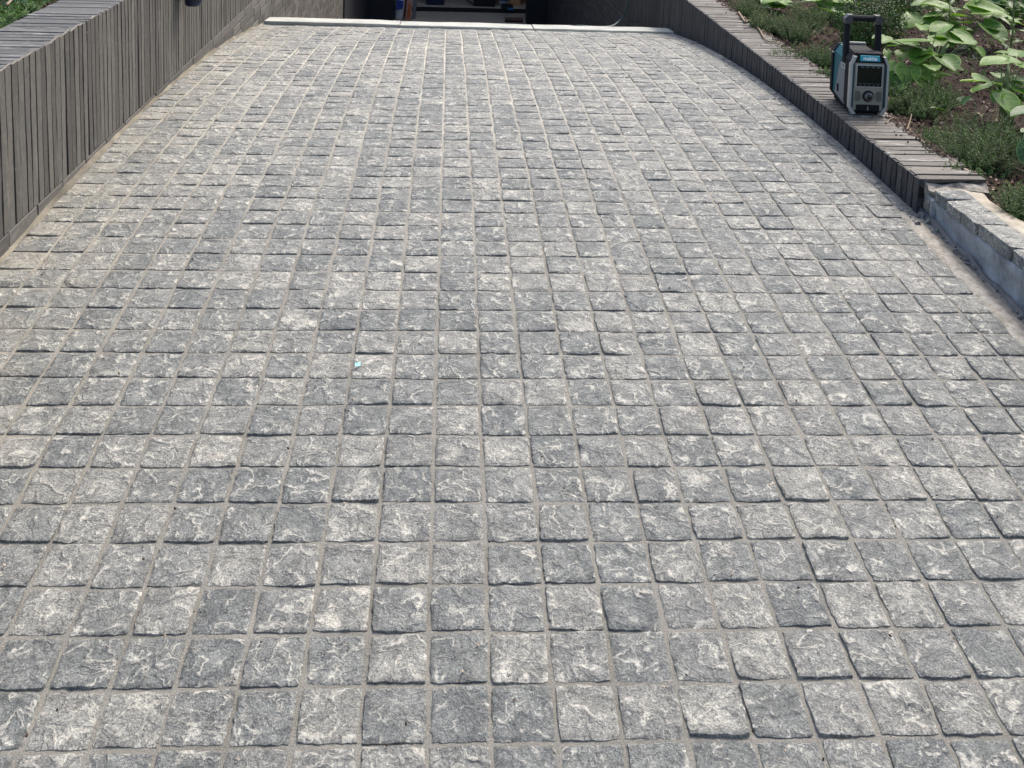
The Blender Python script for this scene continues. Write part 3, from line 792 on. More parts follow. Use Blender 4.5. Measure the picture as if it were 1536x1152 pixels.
part(t, 'blue_edge', P_CYAN, lambda m: hexa(m, lerp_quad(.0, .09, -.066, -.062, .01, .01, .045, .045), .001))
t = empty('floor_grate', (1.06, 16.25, FZ), 'flat reddish timber block with black front lying on the garage floor', 'block')
part(t, 'top', mat_plain('reddish_timber', (.20, .10, .07), .8, 30, .3), lambda m: hexa(m, lerp_quad(-.14, .14, -.05, .07, .036, .036, .05, .05), .002))
part(t, 'body', P_BLACK, lambda m: hexa(m, lerp_quad(-.137, .137, -.048, .07, .0, .0, .035, .035), .002))

# ---- garden hose down the right wall and along the threshold
hp = [(1.30, 7.44, .2), (1.295, 7.42, -.30), (1.284, 7.41, -.495), (1.27, 7.41, -.585), (1.235, 7.40, -.645), (1.17, 7.34, -.672), (1.06, 7.28, -.664), (.93, 7.25, -.650), (.82, 7.24, -.655), (.70, 7.24, -.655)]
def smooth_path(p, k=5):
    out = []; P = [Vector(p[0])] + [Vector(q) for q in p] + [Vector(p[-1])]
    for i in range(1, len(P)-2):
        for s in range(k):
            t_ = s/k; a, b, c, d = P[i-1], P[i], P[i+1], P[i+2]
            out.append(.5*((2*b) + (-a + c)*t_ + (2*a - 5*b + 4*c - d)*t_*t_ + (-a + 3*b - 3*c + d)*t_**3))
    out.append(P[-2]); return out
mb = MB(); tube(mb, smooth_path(hp), .0095, 8)
o = mb.build('garden_hose', mat_plain('dark_green_hose', (.006, .028, .026), .5, 40, .2), smooth=True)
tag(o, 'dark green hose hanging by the right basement wall and lying along the threshold', 'hose')

# ---- navy wall lamp on the left wall
t = empty('wall_lamp', (-1.21, 4.86, .14), 'dark navy lamp fixed to the left brick wall, cut by the top edge', 'lamp')
M_NAVY = mat_plain('navy_paint', (.010, .016, .045), .35, 30, .2)
def lampbody(m):
    n = 20
    for (z0, r0, z1, r1) in ((0, .034, .012, .040), (.0125, .040, .22, .040)):
        V = [(.062 + r0*math.cos(6.2832*k/n), r0*1.0*math.sin(6.2832*k/n), z0) for k in range(n)] + [(.062 + r1*math.cos(6.2832*k/n), r1*math.sin(6.2832*k/n), z1) for k in range(n)] + [(.062, 0, z0), (.062, 0, z1)]
        m.add(V, [(k, (k+1) % n, n+(k+1) % n, n+k) for k in range(n)], [(2*n, (k+1) % n, k) for k in range(n)] + [(2*n+1, n+k, n+(k+1) % n) for k in range(n)])
part(t, 'housing', M_NAVY, lampbody, True)
part(t, 'back_plate', M_NAVY, lambda m: hexa(m, lerp_quad(-.0, .02, -.03, .03, .05, .05, .17, .17), .003))

# ================================================================== RADIO
M_TEAL = mat_plain('teal_plastic', (.006, .095, .115), .5, 25, .2, .0006, 0.0, .35)
M_DTEAL = mat_plain('dark_teal_rubber', (.010, .035, .042), .6, 40, .3)
M_RBLK = mat_plain('radio_rubber', (.008, .009, .012), .75, 60, .5, .001, 0.0, .25)
M_RGRY = mat_plain('radio_grey_plastic', (.22, .218, .175), .45, 30, .10)
M_RSIL = mat_plain('radio_pale_edge', (.34, .345, .305), .35, 30, .10)
M_GRILL = mat_plain('speaker_mesh_grey', (.20, .205, .20), .6, 900, .35, .001)
M_LCD = mat_plain('display_glass', (.006, .009, .010), .08, 30, .2)
M_WHITE = mat_plain('white_print', (.80, .80, .80), .4, 30, .05)
M_BADGE = mat_plain('badge_teal', (.015, .26, .30), .35, 30, .1)
rad = empty('jobsite_radio', (1.680, 4.15, right_top(4.15) + .004), 'teal and black jobsite radio with carry handle standing on the right wall coping', 'radio', rz=math.radians(-3))
rad.rotation_euler.x = math.radians(-5.5)
W, D, HH = .150, .262, .245
def R_(mb, x0, x1, y0, y1, z0, z1, b=.004): hexa(mb, lerp_quad(x0, x1, y0, y1, z0, z0, z1, z1), b)
def profile_y(mb, pts, x0, x1):                                # polygon in (y,z) extruded along x
    prism(mb, [(x0, p[0], p[1]) for p in pts], (x1 - x0, 0, 0))
def profile_x(mb, pts, y0, y1):                                # polygon in (x,z) extruded along y
    prism(mb, [(p[0], y0, p[1]) for p in pts], (0, y1 - y0, 0))
w = W/2
def octa(w_, z0, z1, c, cb): return [(-w_ + cb, z0), (w_ - cb, z0), (w_, z0 + cb*1.2), (w_, z1 - c), (w_ - c*.7, z1), (-w_ + c*.7, z1), (-w_, z1 - c), (-w_, z0 + cb*1.2)]
part(rad, 'body', M_TEAL, lambda m: profile_x(m, octa(w - .008, .012, HH - .012, .03, .02), -D/2 + .045, D/2 - .022))
part(rad, 'base', M_RBLK, lambda m: profile_x(m, octa(w - .016, .0, .026, .004, .005), -D/2 + .03, D/2 - .02))
part(rad, 'rear_bumper', M_RBLK, lambda m: profile_x(m, octa(w - .002, .008, HH - .01, .034, .022), D/2 - .022, D/2))
part(rad, 'front_bumper', M_RBLK, lambda m: profile_x(m, octa(w, .010, HH, .030, .022), -D/2 + .014, -D/2 + .070))
# silver edge rails on the front
for s in (-1, 1):
    def rail(m, s=s):
        x = s*(w + .001)
        pts = [(s*(w - .016), .006), (s*(w - .004), .006), (x, .030), (x, HH - .040), (s*(w - .012), HH - .012), (s*(w - .026), HH - .012), (s*(w - .015), HH - .055), (s*(w - .015), .045), (s*(w - .026), .026)]
        if s > 0: pts = pts[::-1]
        profile_x(m, [(s*(w-.0075), .036), (x, .030), (x, HH - .040), (s*(w-.0075), HH - .046)], -D/2 - .006, -D/2 + .020)
        profile_x(m, [(s*(w-.0075), HH - .046), (x, HH - .040), (s*(w-.012), HH - .010), (s*(w-.022), HH - .010)], -D/2 - .0058, -D/2 + .0198)
        profile_x(m, [(s*(w-.028), .006), (s*(w-.012), .003), (x, .030), (s*(w-.0075), .036)], -D/2 - .0056, -D/2 + .0196)
    def inner(m, s=s):
        x0_, x1_ = sorted((s*(w - .0163), s*(w - .0078)))
        R_(m, x0_, x1_, -D/2 - .0035, -D/2 + .018, .036, HH - .046, .0015)
    part(rad, 'rail_inset', M_DTEAL, inner)
    part(rad, 'edge_rail', M_RSIL, rail)
fr = part(rad, 'front_panel', M_RGRY, lambda m: profile_x(m, octa(w - .0165, .020, HH - .036, .004, .004), -D/2, -D/2 + .016))
# header with badge
part(rad, 'header', M_RBLK, lambda m: hexa(m, [(-w+.018, -D/2 - .001, HH-.035), (w-.018, -D/2 - .001, HH-.035), (w-.018, -D/2+.03, HH-.035), (-w+.018, -D/2+.03, HH-.035), (-w+.026, -D/2+.010, HH+.002), (w-.026, -D/2+.010, HH+.002), (w-.026, -D/2+.03, HH+.002), (-w+.026, -D/2+.03, HH+.002)], .002))
badge = part(rad, 'badge', M_BADGE, lambda m: hexa(m, [(-.040, -D/2-.0045, HH-.028), (.040, -D/2-.0045, HH-.028), (.040, -D/2+.004, HH-.028), (-.040, -D/2+.004, HH-.028), (-.038, -D/2+.0022, HH-.007), (.038, -D/2+.0022, HH-.007), (.038, -D/2+.010, HH-.007), (-.038, -D/2+.010, HH-.007)], .0008))
def text_part(txt, size, mat, parent, loc, rot, extrude=.0003):
    cu = bpy.data.curves.new('lettering', 'FONT'); cu.body = txt; cu.size = size; cu.extrude = extrude; cu.align_x = 'CENTER'; cu.align_y = 'CENTER'
    cu.offset = .0004
    o = bpy.data.objects.new('tmp', cu); C.objects.link(o); dg = bpy.context.evaluated_depsgraph_get()
    me = bpy.data.meshes.new_from_object(o.evaluated_get(dg)); bpy.data.objects.remove(o)
    o = link('lettering', me, mat, parent); me.materials.clear(); me.materials.append(mat); o.location = loc; o.rotation_euler = rot
    return o
text_part('makita', .021, M_WHITE, badge, (0, -D/2 - .0016, HH - .0178), (math.radians(90 - 17), 0, 0))
# display
scr = part(rad, 'screen_surround', M_RSIL, lambda m: R_(m, -w+.021, w-.021, -D/2-.0035, -D/2+.001, .112, HH-.041, .002))
part(scr, 'screen', M_LCD, lambda m: R_(m, -w+.026, w-.026, -D/2-.0052, -D/2-.002, .117, HH-.046, .0012))
P_DIM = mat_plain('dim_display_print', (.11, .13, .12), .4, 100, .2)
def icons(m):
    for k in range(4): R_(m, -.036 + k*.021, -.024 + k*.021, -D/2-.0056, -D/2-.005, HH-.053, HH-.050, 0)
    for k in range(5): R_(m, -.038 + k*.0175, -.033 + k*.0175, -D/2-.0056, -D/2-.005, .1215, .1245, 0)
    R_(m, -.045, .045, -D/2-.0056, -D/2-.005, .1285, .1293, 0)
tag(part(scr, 'display_marks', P_DIM, icons), kind='stuff')
def disc(m, cx_, cz_, r0, r1, y0, y1, n=28):
    V = [(cx_ + r0*math.cos(6.2832*k/n), y0, cz_ + r0*math.sin(6.2832*k/n)) for k in range(n)] + [(cx_ + r1*math.cos(6.2832*k/n), y1, cz_ + r1*math.sin(6.2832*k/n)) for k in range(n)] + [(cx_, y0, cz_), (cx_, y1, cz_)]
    m.add(V, [(k, n+k, n+(k+1) % n, (k+1) % n) for k in range(n)], [(2*n, k, (k+1) % n) for k in range(n)] + [(2*n+1, n+(k+1) % n, n+k) for k in range(n)])
kb = part(rad, 'tuning_knob', M_RBLK, lambda m: disc(m, 0, .077, .0235, .0205, -D/2 + .001, -D/2 - .006), True)
part(kb, 'knob_ring', mat_plain('knob_ring_grey', (.12, .12, .115), .3), lambda m: disc(m, 0, .077, .0165, .0155, -D/2 - .0061, -D/2 - .016), True)
part(kb, 'knob_cap', M_LCD, lambda m: disc(m, 0, .077, .011, .010, -D/2 - .0161, -D/2 - .018), True)
for s in (-1, 1):
    def fx(m, s=s):
        pts = [(s*.030, .090), (s*.040, .098), (s*.052, .095), (s*.052, .060), (s*.040, .056), (s*.030, .065)]
        if s < 0: pts = pts[::-1]
        profile_x(m, pts, -D/2 - .0025, -D/2 + .001)
    part(rad, 'side_button', mat_plain('button_olive', (.09, .088, .07), .5), fx)
part(rad, 'battery_flap', M_RBLK, lambda m: R_(m, -.046, .046, -D/2-.004, -D/2+.002, .018, .043, .003))
part(rad, 'flap_tab', M_RSIL, lambda m: R_(m, -.0015, .0015, -D/2-.0052, -D/2-.0035, .022, .037, 0))
# left side speaker panel, slanted trapezium, with a small outlined label
for s in (-1, 1):
    sp = part(rad, 'speaker_grille', M_GRILL, lambda m, s=s: profile_y(m, [(-D/2+.072, .024), (D/2-.065, .040), (D/2-.115, HH-.068), (-D/2+.072, HH-.055)][::s], s*(w - .009), s*(w - .003)))
lab = part(rad, 'side_label', M_WHITE, lambda m: [profile_y(m, q, -(w - .0028), -(w - .0022)) for q in (
    [(-.052, .165), (-.006, .165), (-.006, .1665), (-.052, .1665)], [(-.052, .1815), (-.006, .1815), (-.006, .183), (-.052, .183)],
    [(-.052, .1665), (-.0505, .1665), (-.0505, .1815), (-.052, .1815)], [(-.0075, .1665), (-.006, .1665), (-.006, .1815), (-.0075, .1815)])])
part(rad, 'latch', M_RBLK, lambda m: profile_y(m, [(D/2-.115, .055), (D/2-.100, .055), (D/2-.100, .085), (D/2-.115, .085)], -(w - .0025), -(w + .0005)))
part(rad, 'rear_bracket', M_RSIL, lambda m: R_(m, -w-.001, -w+.006, D/2-.03, D/2-.012, .196, .200, .001))
# top recess and handle
part(rad, 'top_tray', M_RBLK, lambda m: R_(m, -.045, .045, -.065, .075, HH-.013, HH-.004, .004))
part(rad, 'top_rail', M_RSIL, lambda m: R_(m, -.046, .046, .060, .072, HH-.003, HH+.007, .002))
hd = empty('handle'); hd.parent = rad
for s_ in (-1, 1):
    a_, b_ = sorted((s_*w, s_*(w - .021))); c_, d_ = sorted((s_*(w - .001), s_*(w - .022)))
    part(hd, 'upright', M_RBLK, lambda m: hexa(m, [(a_, -.045, HH-.06), (b_, -.045, HH-.06), (b_, -.015, HH-.06), (a_, -.015, HH-.06), (c_, -.035, .345), (d_, -.035, .345), (d_, -.005, .345), (c_, -.005, .345)], .004))
part(hd, 'grip', M_RBLK, lambda m: R_(m, -w+.024, w-.024, -.032, -.008, .355, .378, .006))
for s in (-1, 1):
    def knk(m, s=s):
        a, b = (-w-.001, -w+.027) if s < 0 else (w-.027, w+.001)
        lo = [(-w-.001, .3455), (-w+.024, .3455), (-w+.030, .360), (-w+.030, .381), (-w+.012, .381), (-w-.002, .366)]
        if s > 0: lo = [(-x, z) for x, z in lo][::-1]
        profile_x(m, lo, -.037, -.003)
    part(hd, 'corner_guard', mat_plain('handle_guard', (.05, .052, .055), .4, 60, .5), knk)

# ================================================================== PLANTS
L_HEART = mat_leaf('heart_leaf', (.060, .150, .025), (.14, .26, .04), (.40, .52, .16), .45, .3)
L_HEARTD = mat_leaf('dark_heart_leaf', (.04, .10, .035), (.075, .155, .05), (.26, .38, .14), .5, .25)
L_ROSE = mat_leaf('needle_leaf', (.028, .082, .026), (.11, .185, .055), None, .6, .25)
L_BOX = mat_leaf('small_round_leaf', (.016, .052, .011), (.06, .12, .024), None, .5, .2)
L_LANCE = mat_leaf('lance_leaf', (.05, .12, .025), (.10, .19, .04), (.16, .26, .07), .4, .3)
M_STEM = mat_plain('green_stem', (.14, .19, .06), .6, 60, .3)
M_TWIG = mat_plain('dry_twig', (.24, .18, .12), .85, 60, .35)
M_BARK = mat_plain('grey_bark', (.20, .17, .14), .9, 40, .4, .004)

def leaf_mesh(L, Wd, kind='heart', seed=0, cup=.25, droop=.25):
    """blade in local xy: midrib along +y from the petiole at the origin; attributes rim and vein"""
    rs = np.random.default_rng(seed); n, m = 11, 9
    V = []; rim = []; vein = []
    for i in range(n):
        t = i/(n-1)
        if kind == 'heart':
            hw = Wd/2*(math.sin(math.pi*min(1, (t*.93 + .07)))**.62)*(1 - .25*t)*1.12; back = -.20*L*(1 - t)**2.2
        else:
            hw = Wd/2*math.sin(math.pi*(t*.97 + .015))**.85; back = 0
        for k in range(m):
            s = k/(m-1)*2 - 1
            x = s*hw; y = t*L + back*abs(s)**1.3*(1 if t < .6 else .3) 
            z = cup*abs(s)**1.6*hw - droop*L*t*t + .035*L*math.sin(abs(s)*9 + t*7 + seed)*abs(s)*.5
            V.append((x, y, z)); rim.append(max(abs(s), 0 if t < .9 else (t-.9)*10)); vein.append(t*5 - abs(s)*1.6 if abs(s) > .04 else .5)
    q = [(i*m+k, i*m+k+1, (i+1)*m+k+1, (i+1)*m+k) for i in range(n-1) for k in range(m-1)]
    return np.array(V), q, rim, vein
def add_leaf(root, pos, L, Wd, yaw, pitch, roll, mat, kind='heart', seed=0, cup=.25, droop=.25, solid=False):
    V, q, rim, vein = leaf_mesh(L, Wd, kind, seed, cup, droop)
    r = random.random()
    me = mesh_np('leaf', V, q, attrs={'rnd': np.full(len(V), r), 'rim': rim, 'vein': vein}, smooth=True)
    o = link('leaf', me, mat, root)
    o.location = Vector(pos) - root.location; o.rotation_euler = Euler((pitch, roll, yaw), 'XYZ')
    return o
def heart_plant(label, base, leaves, mat, seed, cat='plant'):
    """leaves: (x, y, z, length, width, yaw, pitch, roll) of each blade's petiole joint in world space"""
    b = Vector((base[0], base[1], bed_h(base[0], base[1]) - .005))
    rl = random.Random(seed)
    extra = [(p + Vector((rl.gauss(0, .035), rl.gauss(0, .05), -abs(rl.gauss(0, .03)))), L*rl.uniform(.5, .85), Wd*rl.uniform(.7, 1), yw + rl.gauss(0, .9), pt*.6 + rl.gauss(0, .25), ro) for (p, L, Wd, yw, pt, ro) in leaves + leaves if rl.random() < .62]
    leaves = [(p, L*1.0, Wd*1.3, yw, pt*.85, ro) for (p, L, Wd, yw, pt, ro) in leaves] + extra
    leaves = [l for l in leaves if l[0].z > bed_h(l[0].x, l[0].y) + .02]
    root = empty('leafy_plant', b, label, cat); mb = MB()
    for k, (p, L, Wd, yaw, pitch, roll) in enumerate(leaves):
        p = Vector(p)
        add_leaf(root, p, L, Wd, yaw, pitch, roll, mat, 'heart', seed*31 + k, random.uniform(.1, .4), random.uniform(.05, .28))
        q0 = Vector((random.gauss(0, .012), random.gauss(0, .012), 0)); q2 = p - b
        q1 = (q0 + q2)/2 + Vector((0, 0, .25*(q2 - q0).length)) - (q2 - q0)*.12
        tube(mb, smooth_path([q0, q1, q2], 4), .0032, 5, .0020)
    link('stem', mb.mesh('stem', True), M_STEM, root)
    return root
def px_leaves(spec, Y, spread=.0):
    out = []
    for (px, py, dy, Lpx, wpx, yaw, pitch, roll) in spec:
        y = Y + dy; p = at_y(px, py, y); s = y/F_PX*1.02
        out.append((p, Lpx*s, wpx*s, math.radians(yaw), math.radians(pitch), math.radians(roll)))
    return out
# yaw 0: tip away from the camera, 180: towards it; 90: tip to the left
A = px_leaves([(1392, 62, 0, 50, 34, 100, 5, 12), (1340, 60, .02, 26, 20, 120, 10, 0), (1405, 48, .08, 36, 26, -60, 25, 0), (1425, 57, .05, 44, 30, -95, 0, 14),
               (1432, 50, .1, 38, 28, -140, -18, 0), (1412, 88, -.08, 34, 34, -165, -10, 0), (1400, 82, -.03, 30, 24, -60, -5, 0), (1385, 76, -.02, 40, 30, 140, -15, 10),
               (1362, 100, -.08, 34, 30, 160, -40, 0), (1347, 96, -.03, 34, 28, 110, -30, 0), (1378, 108, -.10, 36, 32, 195, -30, 0), (1425, 96, -.06, 22, 18, -120, -18, 0),
               (1372, 68, .06, 36, 26, 60, 10, 0), (1446, 66, .02, 26, 18, -100, -20, 0), (1355, 78, .02, 26, 18, 150, -10, 0), (1463, 72, .02, 20, 15, -150, -30, 0),
               (1410, 68, .12, 42, 28, -20, 15, 0), (1390, 92, -.05, 30, 26, 170, -30, 0), (1345, 112, -.09, 28, 24, 150, -45, 0)], 4.72)
heart_plant('clump of pale edged heart leaves growing right behind the radio', (2.26, 4.72), A, L_HEART, 3)
B = px_leaves([(1488, 124, -.05, 38, 38, 110, 28, 0), (1508, 92, .02, 42, 30, 95, 8, 0), (1508, 92, .03, 34, 28, -80, 5, 0), (1520, 118, 0, 30, 22, -90, 0, 0),
               (1500, 140, -.1, 40, 34, -165, -35, 0), (1520, 135, -.05, 26, 20, -110, -10, 0), (1530, 100, .05, 32, 26, -100, 10, 0), (1482, 128, .05, 34, 20, 105, -5, 15),
               (1515, 150, -.1, 30, 26, 170, -45, 0), (1532, 128, -.04, 28, 24, -60, 5, 0), (1525, 84, .10, 28, 22, -30, 15, 0)], 4.05)
heart_plant('upright heart leaved plant with round pale leaf near the right picture edge', (2.22, 3.98), B, L_HEART, 5)
Cc = px_leaves([(1560, 172, 0, 50, 34, 95, 15, 10), (1550, 215, -.08, 46, 36, 150, -42, 0), (1570, 205, -.02, 46, 34, 110, -5, 0), (1575, 235, -.05, 44, 34, 175, -30, 0), (1590, 190, 0, 40, 30, -90, 0, 0)], 3.55)
heart_plant('glossy green leaves reaching in from the right picture edge above the kerb', (2.25, 3.52), Cc, L_HEARTD, 7)
Dd = px_leaves([(1182, 6, 0, 40, 34, 70, 0, 0), (1215, 2, 0, 52, 40, -60, 8, 0), (1205, 22, -.1, 36, 30, 165, -30, 0), (1232, 14, -.05, 42, 32, -110, -5, 0), (1170, 0, 0, 34, 30, 110, 10, 0), (1250, 2, .05, 44, 34, -80, 5, 0), (1228, 34, -.1, 26, 22, -170, -35, 0), (1265, 16, 0, 30, 26, -70, 0, 0)], 6.5)
heart_plant('large pale green heart leaves at the top edge left of the bush', (2.42, 6.45), Dd, L_HEART, 9)
Ee = px_leaves([(1440, 24, 0, 60, 36, 95, 10, 12), (1460, 18, 0, 60, 40, -85, 5, 10), (1438, 40, -.1, 30, 22, 120, -12, 0), (1475, 36, -.08, 46, 34, -160, -20, 0), (1420, 14, .05, 40, 30, 60, 12, 0), (1495, 26, 0, 44, 32, -95, -8, 0), (1402, 26, -.02, 26, 20, 120, -25, 0), (1400, 8, .1, 34, 28, 80, 8, 0), (1482, 30, 0, 40, 26, -70, 10, 0), (1378, 24, .05, 40, 30, 130, -5, 0), (1455, 0, .1, 40, 30, -20, 18, 0)], 5.6)
heart_plant('broad heart leaved clump in front of the small tree trunk', (2.85, 5.62), Ee, L_HEART, 11)
Fp = px_leaves([(1520, 8, 0, 44, 34, 60, 5, 0), (1545, 20, 0, 40, 30, -60, 0, 0), (1535, 36, 0, 40, 26, 150, -20, 0), (1500, -10, 0, 40, 30, 100, 10, 0)], 6.3)
heart_plant('dark heart leaves in the top right corner behind the tall stalk', (3.5, 6.3), Fp, L_HEARTD, 13)
Gp = px_leaves([(1415, 165, 0, 22, 13, 95, 18, 15), (1440, 150, 0, 24, 14, -80, 15, 0)], 4.1)
heart_plant('low seedling with two narrow leaves on bare soil before the round leaf plant', (2.02, 4.12), Gp, L_HEARTD, 15)

def needle_bush(label, x, y, rad_, hgt, nspr, seed, mat=L_ROSE, zf=bed_h, upright=.6, needle=.014, dens=26, name='rosemary_bush'):
    rs = random.Random(seed); b = Vector((x, y, zf(x, y) - .004))
    root = empty(name, b, label, 'shrub'); lf = MB(); st = MB()
    for s in range(nspr):
        a = rs.random()*6.283; rr = rad_*math.sqrt(rs.random()); Ls = hgt*rs.uniform(.6, 1.15)
        o = Vector((rr*.45*math.cos(a), rr*.45*math.sin(a), 0)); d = Vector((math.cos(a)*rr/rad_*(1-upright*.5), math.sin(a)*rr/rad_*(1-upright*.5), upright + .25*rs.random())).normalized()
        pts = []; p = o.copy(); m = 6; col = rs.random()
        for k in range(m+1):
            pts.append(p.copy()); d = (d + Vector((rs.gauss(0, .12), rs.gauss(0, .12), rs.gauss(.02, .08)))).normalized(); p = p + d*(Ls/m)
        tube(st, pts, .0016, 3, .0008, rnd=col, cap=False)
        nn = dens
        for k in range(nn):
            t = .12 + .88*k/nn; f = t*m; i = min(int(f), m-1); q = pts[i].lerp(pts[i+1], f - i); ax = (pts[i+1] - pts[i]).normalized()
            th = k*2.4 + rs.random(); sd_ = ax.orthogonal().normalized(); sd_ = Matrix.Rotation(th, 3, ax) @ sd_
            dr = (sd_*.9 + ax*rs.uniform(.3, 1.0)).normalized(); Ln = needle*rs.uniform(.6, 1.15)*(1.1 - .5*t); wv = dr.cross(ax).normalized()*needle*.13
            e = q + dr*Ln
            lf.add([q - wv, q + wv, e + wv*.5, e - wv*.5], [(0, 1, 2, 3)], rnd=(col*.4 + rs.random()*.6))
    o = link('foliage', lf.mesh('foliage'), mat, root)
    link('stem', st.mesh('stem'), M_TWIG, root)
    return root
def bpx(px, py):
    z = .03
    for _ in range(60): P = at_z(px, py, z); z += .5*(bed_z(P.y) - z)
    return P.x, P.y
RB = [  # base pixel, radius, height, sprigs, where
 (1120, 24, .10, .11, 46, 'feathery green shrublet spilling over the coping at the top edge'),
 (1150, 52, .12, .12, 60, 'feathery shrublet hugging the coping below the first one'),
 (1190, 60, .13, .13, 60, 'dense needle leaved shrublet midway between coping and bush'),
 (1185, 95, .11, .11, 50, 'low needle shrublet nearest the coping left of the radio'),
 (1230, 95, .10, .10, 40, 'small grey green shrublet touching the back left of the radio'),
 (1150, 8, .14, .15, 60, 'feathery shrublet cut by the top edge'),
 (1215, 40, .12, .13, 46, 'needle shrublet under the large pale leaves'),
 (1240, 125, .07, .06, 24, 'tiny needle tuft behind the lower left of the radio'),
 (1352, 168, .08, .06, 36, 'yellowish green tuft on the bed edge right of the radio base'),
 (1375, 172, .09, .10, 46, 'dark green needle tuft beside the dry root on the coping'),
 (1404, 160, .10, .11, 46, 'soft needle clump between the radio and the two leaf seedling'),
 (1345, 140, .07, .08, 26, 'thin grey tuft just behind the radio right side'),
 (1425, 225, .09, .12, 40, 'rosemary clump with long sprigs over the coping end'),
 (1450, 245, .12, .14, 60, 'rosemary clump centre of the near bed with pale branch'),
 (1480, 250, .12, .13, 60, 'bushy dark rosemary clump right of the pale branch'),
 (1470, 215, .10, .15, 36, 'rosemary with three upright sprigs before the round leaf plant'),
 (1445, 272, .07, .07, 36, 'low dark tuft behind the broken wall end'),
 (1515, 222, .09, .10, 40, 'rosemary clump below the right edge leaves'),
 (1540, 320, .10, .10, 50, 'needle tuft at the right edge behind the cream mortar'),
 (1400, 205, .05, .05, 18, 'wispy tuft beside the coping edge behind the dry root'),
 (1290, 62, .10, .12, 30, 'needle sprigs in front of the dark bush'),
 (1510, 130, .07, .08, 20, 'thin sprigs among the stalks of the round leaf plant'),
]
for k, (px, py, rr, hh, ns, lab) in enumerate(RB):
    x, y = bpx(px, py); needle_bush(lab, x, y, rr, hh, int(ns*2.9), 100 + k)
def leaf_bush(label, x, y, rx, ry, rz, n, seed, mat, zf=bed_h, ls=.016, name='round_bush', cz=.8):
    rs = random.Random(seed); b = Vector((x, y, zf(x, y))); root = empty(name, b, label, 'bush'); lf = MB(); st = MB()
    for s in range(40):
        a = rs.random()*6.28; e = rs.uniform(.2, 1.4); p = Vector((rx*math.cos(a)*math.cos(e)*.9, ry*math.sin(a)*math.cos(e)*.9, rz*cz + rz*math.sin(e)*.85))
        tube(st, [(0, 0, 0), p*.5 + Vector((0, 0, .02)), p], .004, 4, .0015, cap=False)
    for k in range(n):
        while True:
            v = Vector((rs.uniform(-1, 1), rs.uniform(-1, 1), rs.uniform(-1, 1)))
            if .35 < v.length < 1: break
        bump_ = 1 + .22*float(noise2(v.x*2.6 + seed, v.y*2.6 + v.z*2.1, 91)); v = v*bump_
        p = Vector((v.x*rx, v.y*ry, rz*cz + v.z*rz))
        if p.z < .01: continue
        nrm = (v + Vector((rs.gauss(0, .5), rs.gauss(0, .5), rs.gauss(.35, .5)))).normalized()
        u = nrm.orthogonal().normalized(); u = Matrix.Rotation(rs.random()*6.28, 3, nrm) @ u; w_ = nrm.cross(u); s = ls*rs.uniform(.6, 1.2)
        V = [p - u*s*.5, p - u*s*.15 + w_*s*.32 + nrm*s*.05, p + u*s*.5, p - u*s*.15 - w_*s*.32 + nrm*s*.05]
        lf.add(V, [(0, 1, 2, 3)], rnd=rs.random())
    link('foliage', lf.mesh('foliage'), mat, root); link('stem', st.mesh('stem'), M_TWIG, root)
    return root
x, y = bpx(1302, 66); leaf_bush('rounded dark small leaved bush directly behind the radio handle', x, y, .20, .20, .17, 5200, 5, L_BOX)
x, y = bpx(1345, 30); leaf_bush('small leaved bush to the right of the dark bush at the top edge', x, y, .20, .2, .15, 3200, 6, L_BOX)
x, y = bpx(1545, 30); leaf_bush('loose leafy bush in the top right corner', x, y, .35, .3, .25, 3000, 8, L_LANCE, ls=.03)
# tall lance-leaved stalk
bx_, by_ = bpx(1512, 98)
root = empty('tall_stalk_plant', (bx_, by_, bed_h(bx_, by_)), 'tall upright stalk with whorled lance leaves near the right top corner', 'plant')
mb = MB(); tube(mb, [(0, 0, 0), (.005, 0, .2), (-.005, .01, .4), (0, .02, .62)], .006, 6, .003); link('stem', mb.mesh('stem', True), M_STEM, root)
for k in range(34):
    t = .10 + .5*k/34; a = k*2.4
    add_leaf(root, root.location + Vector((0, .02*t, t)), random.uniform(.07, .11), .024, a, math.radians(random.uniform(10, 45)), 0, L_LANCE, 'lance', 500 + k, .2, .3)
root = empty('tall_stalk_plant', (bx_ - .16, by_ + .35, bed_h(bx_, by_ + .3)), 'short leafy stalk behind and left of the tall lance leaved stalk', 'plant')
mb = MB(); tube(mb, [(0, 0, 0), (.005, 0, .12), (0, .01, .26)], .005, 6, .003); link('stem', mb.mesh('stem', True), M_STEM, root)
for k in range(20):
    t = .05 + .2*k/20; a = k*2.4
    add_leaf(root, root.location + Vector((0, .01, t)), random.uniform(.06, .09), .022, a, math.radians(random.uniform(5, 40)), 0, L_LANCE, 'lance', 600 + k, .2, .3)
# tree trunk at the top edge
tx_, ty_ = bpx(1490, 22)
root = empty('tree', (tx_, ty_, bed_h(tx_, ty_) - .02), 'thin grey tree trunk at the top edge behind the broad leaves', 'tree')
mb = MB(); tube(mb, [(0, 0, 0), (.004, 0, .3), (.01, .01, .9), (.02, .0, 2.0), (.0, .05, 3.0)], .052, 14, .03); link('trunk', mb.mesh('trunk', True), M_BARK, root)
lf = MB()
for k in range(2600):
    v = Vector((random.gauss(0, .55), random.gauss(0, .55), random.gauss(3.3, .45))); s = .045
    n_ = Vector((random.gauss(0, 1), random.gauss(0, 1), random.gauss(0, 1))).normalized(); u = n_.orthogonal().normalized(); w_ = n_.cross(u)
    lf.add([v - u*s*.5, v + w_*s*.3, v + u*s*.5, v - w_*s*.3], [(0, 1, 2, 3)], rnd=random.random())
link('crown', lf.mesh('crown'), L_BOX, root)
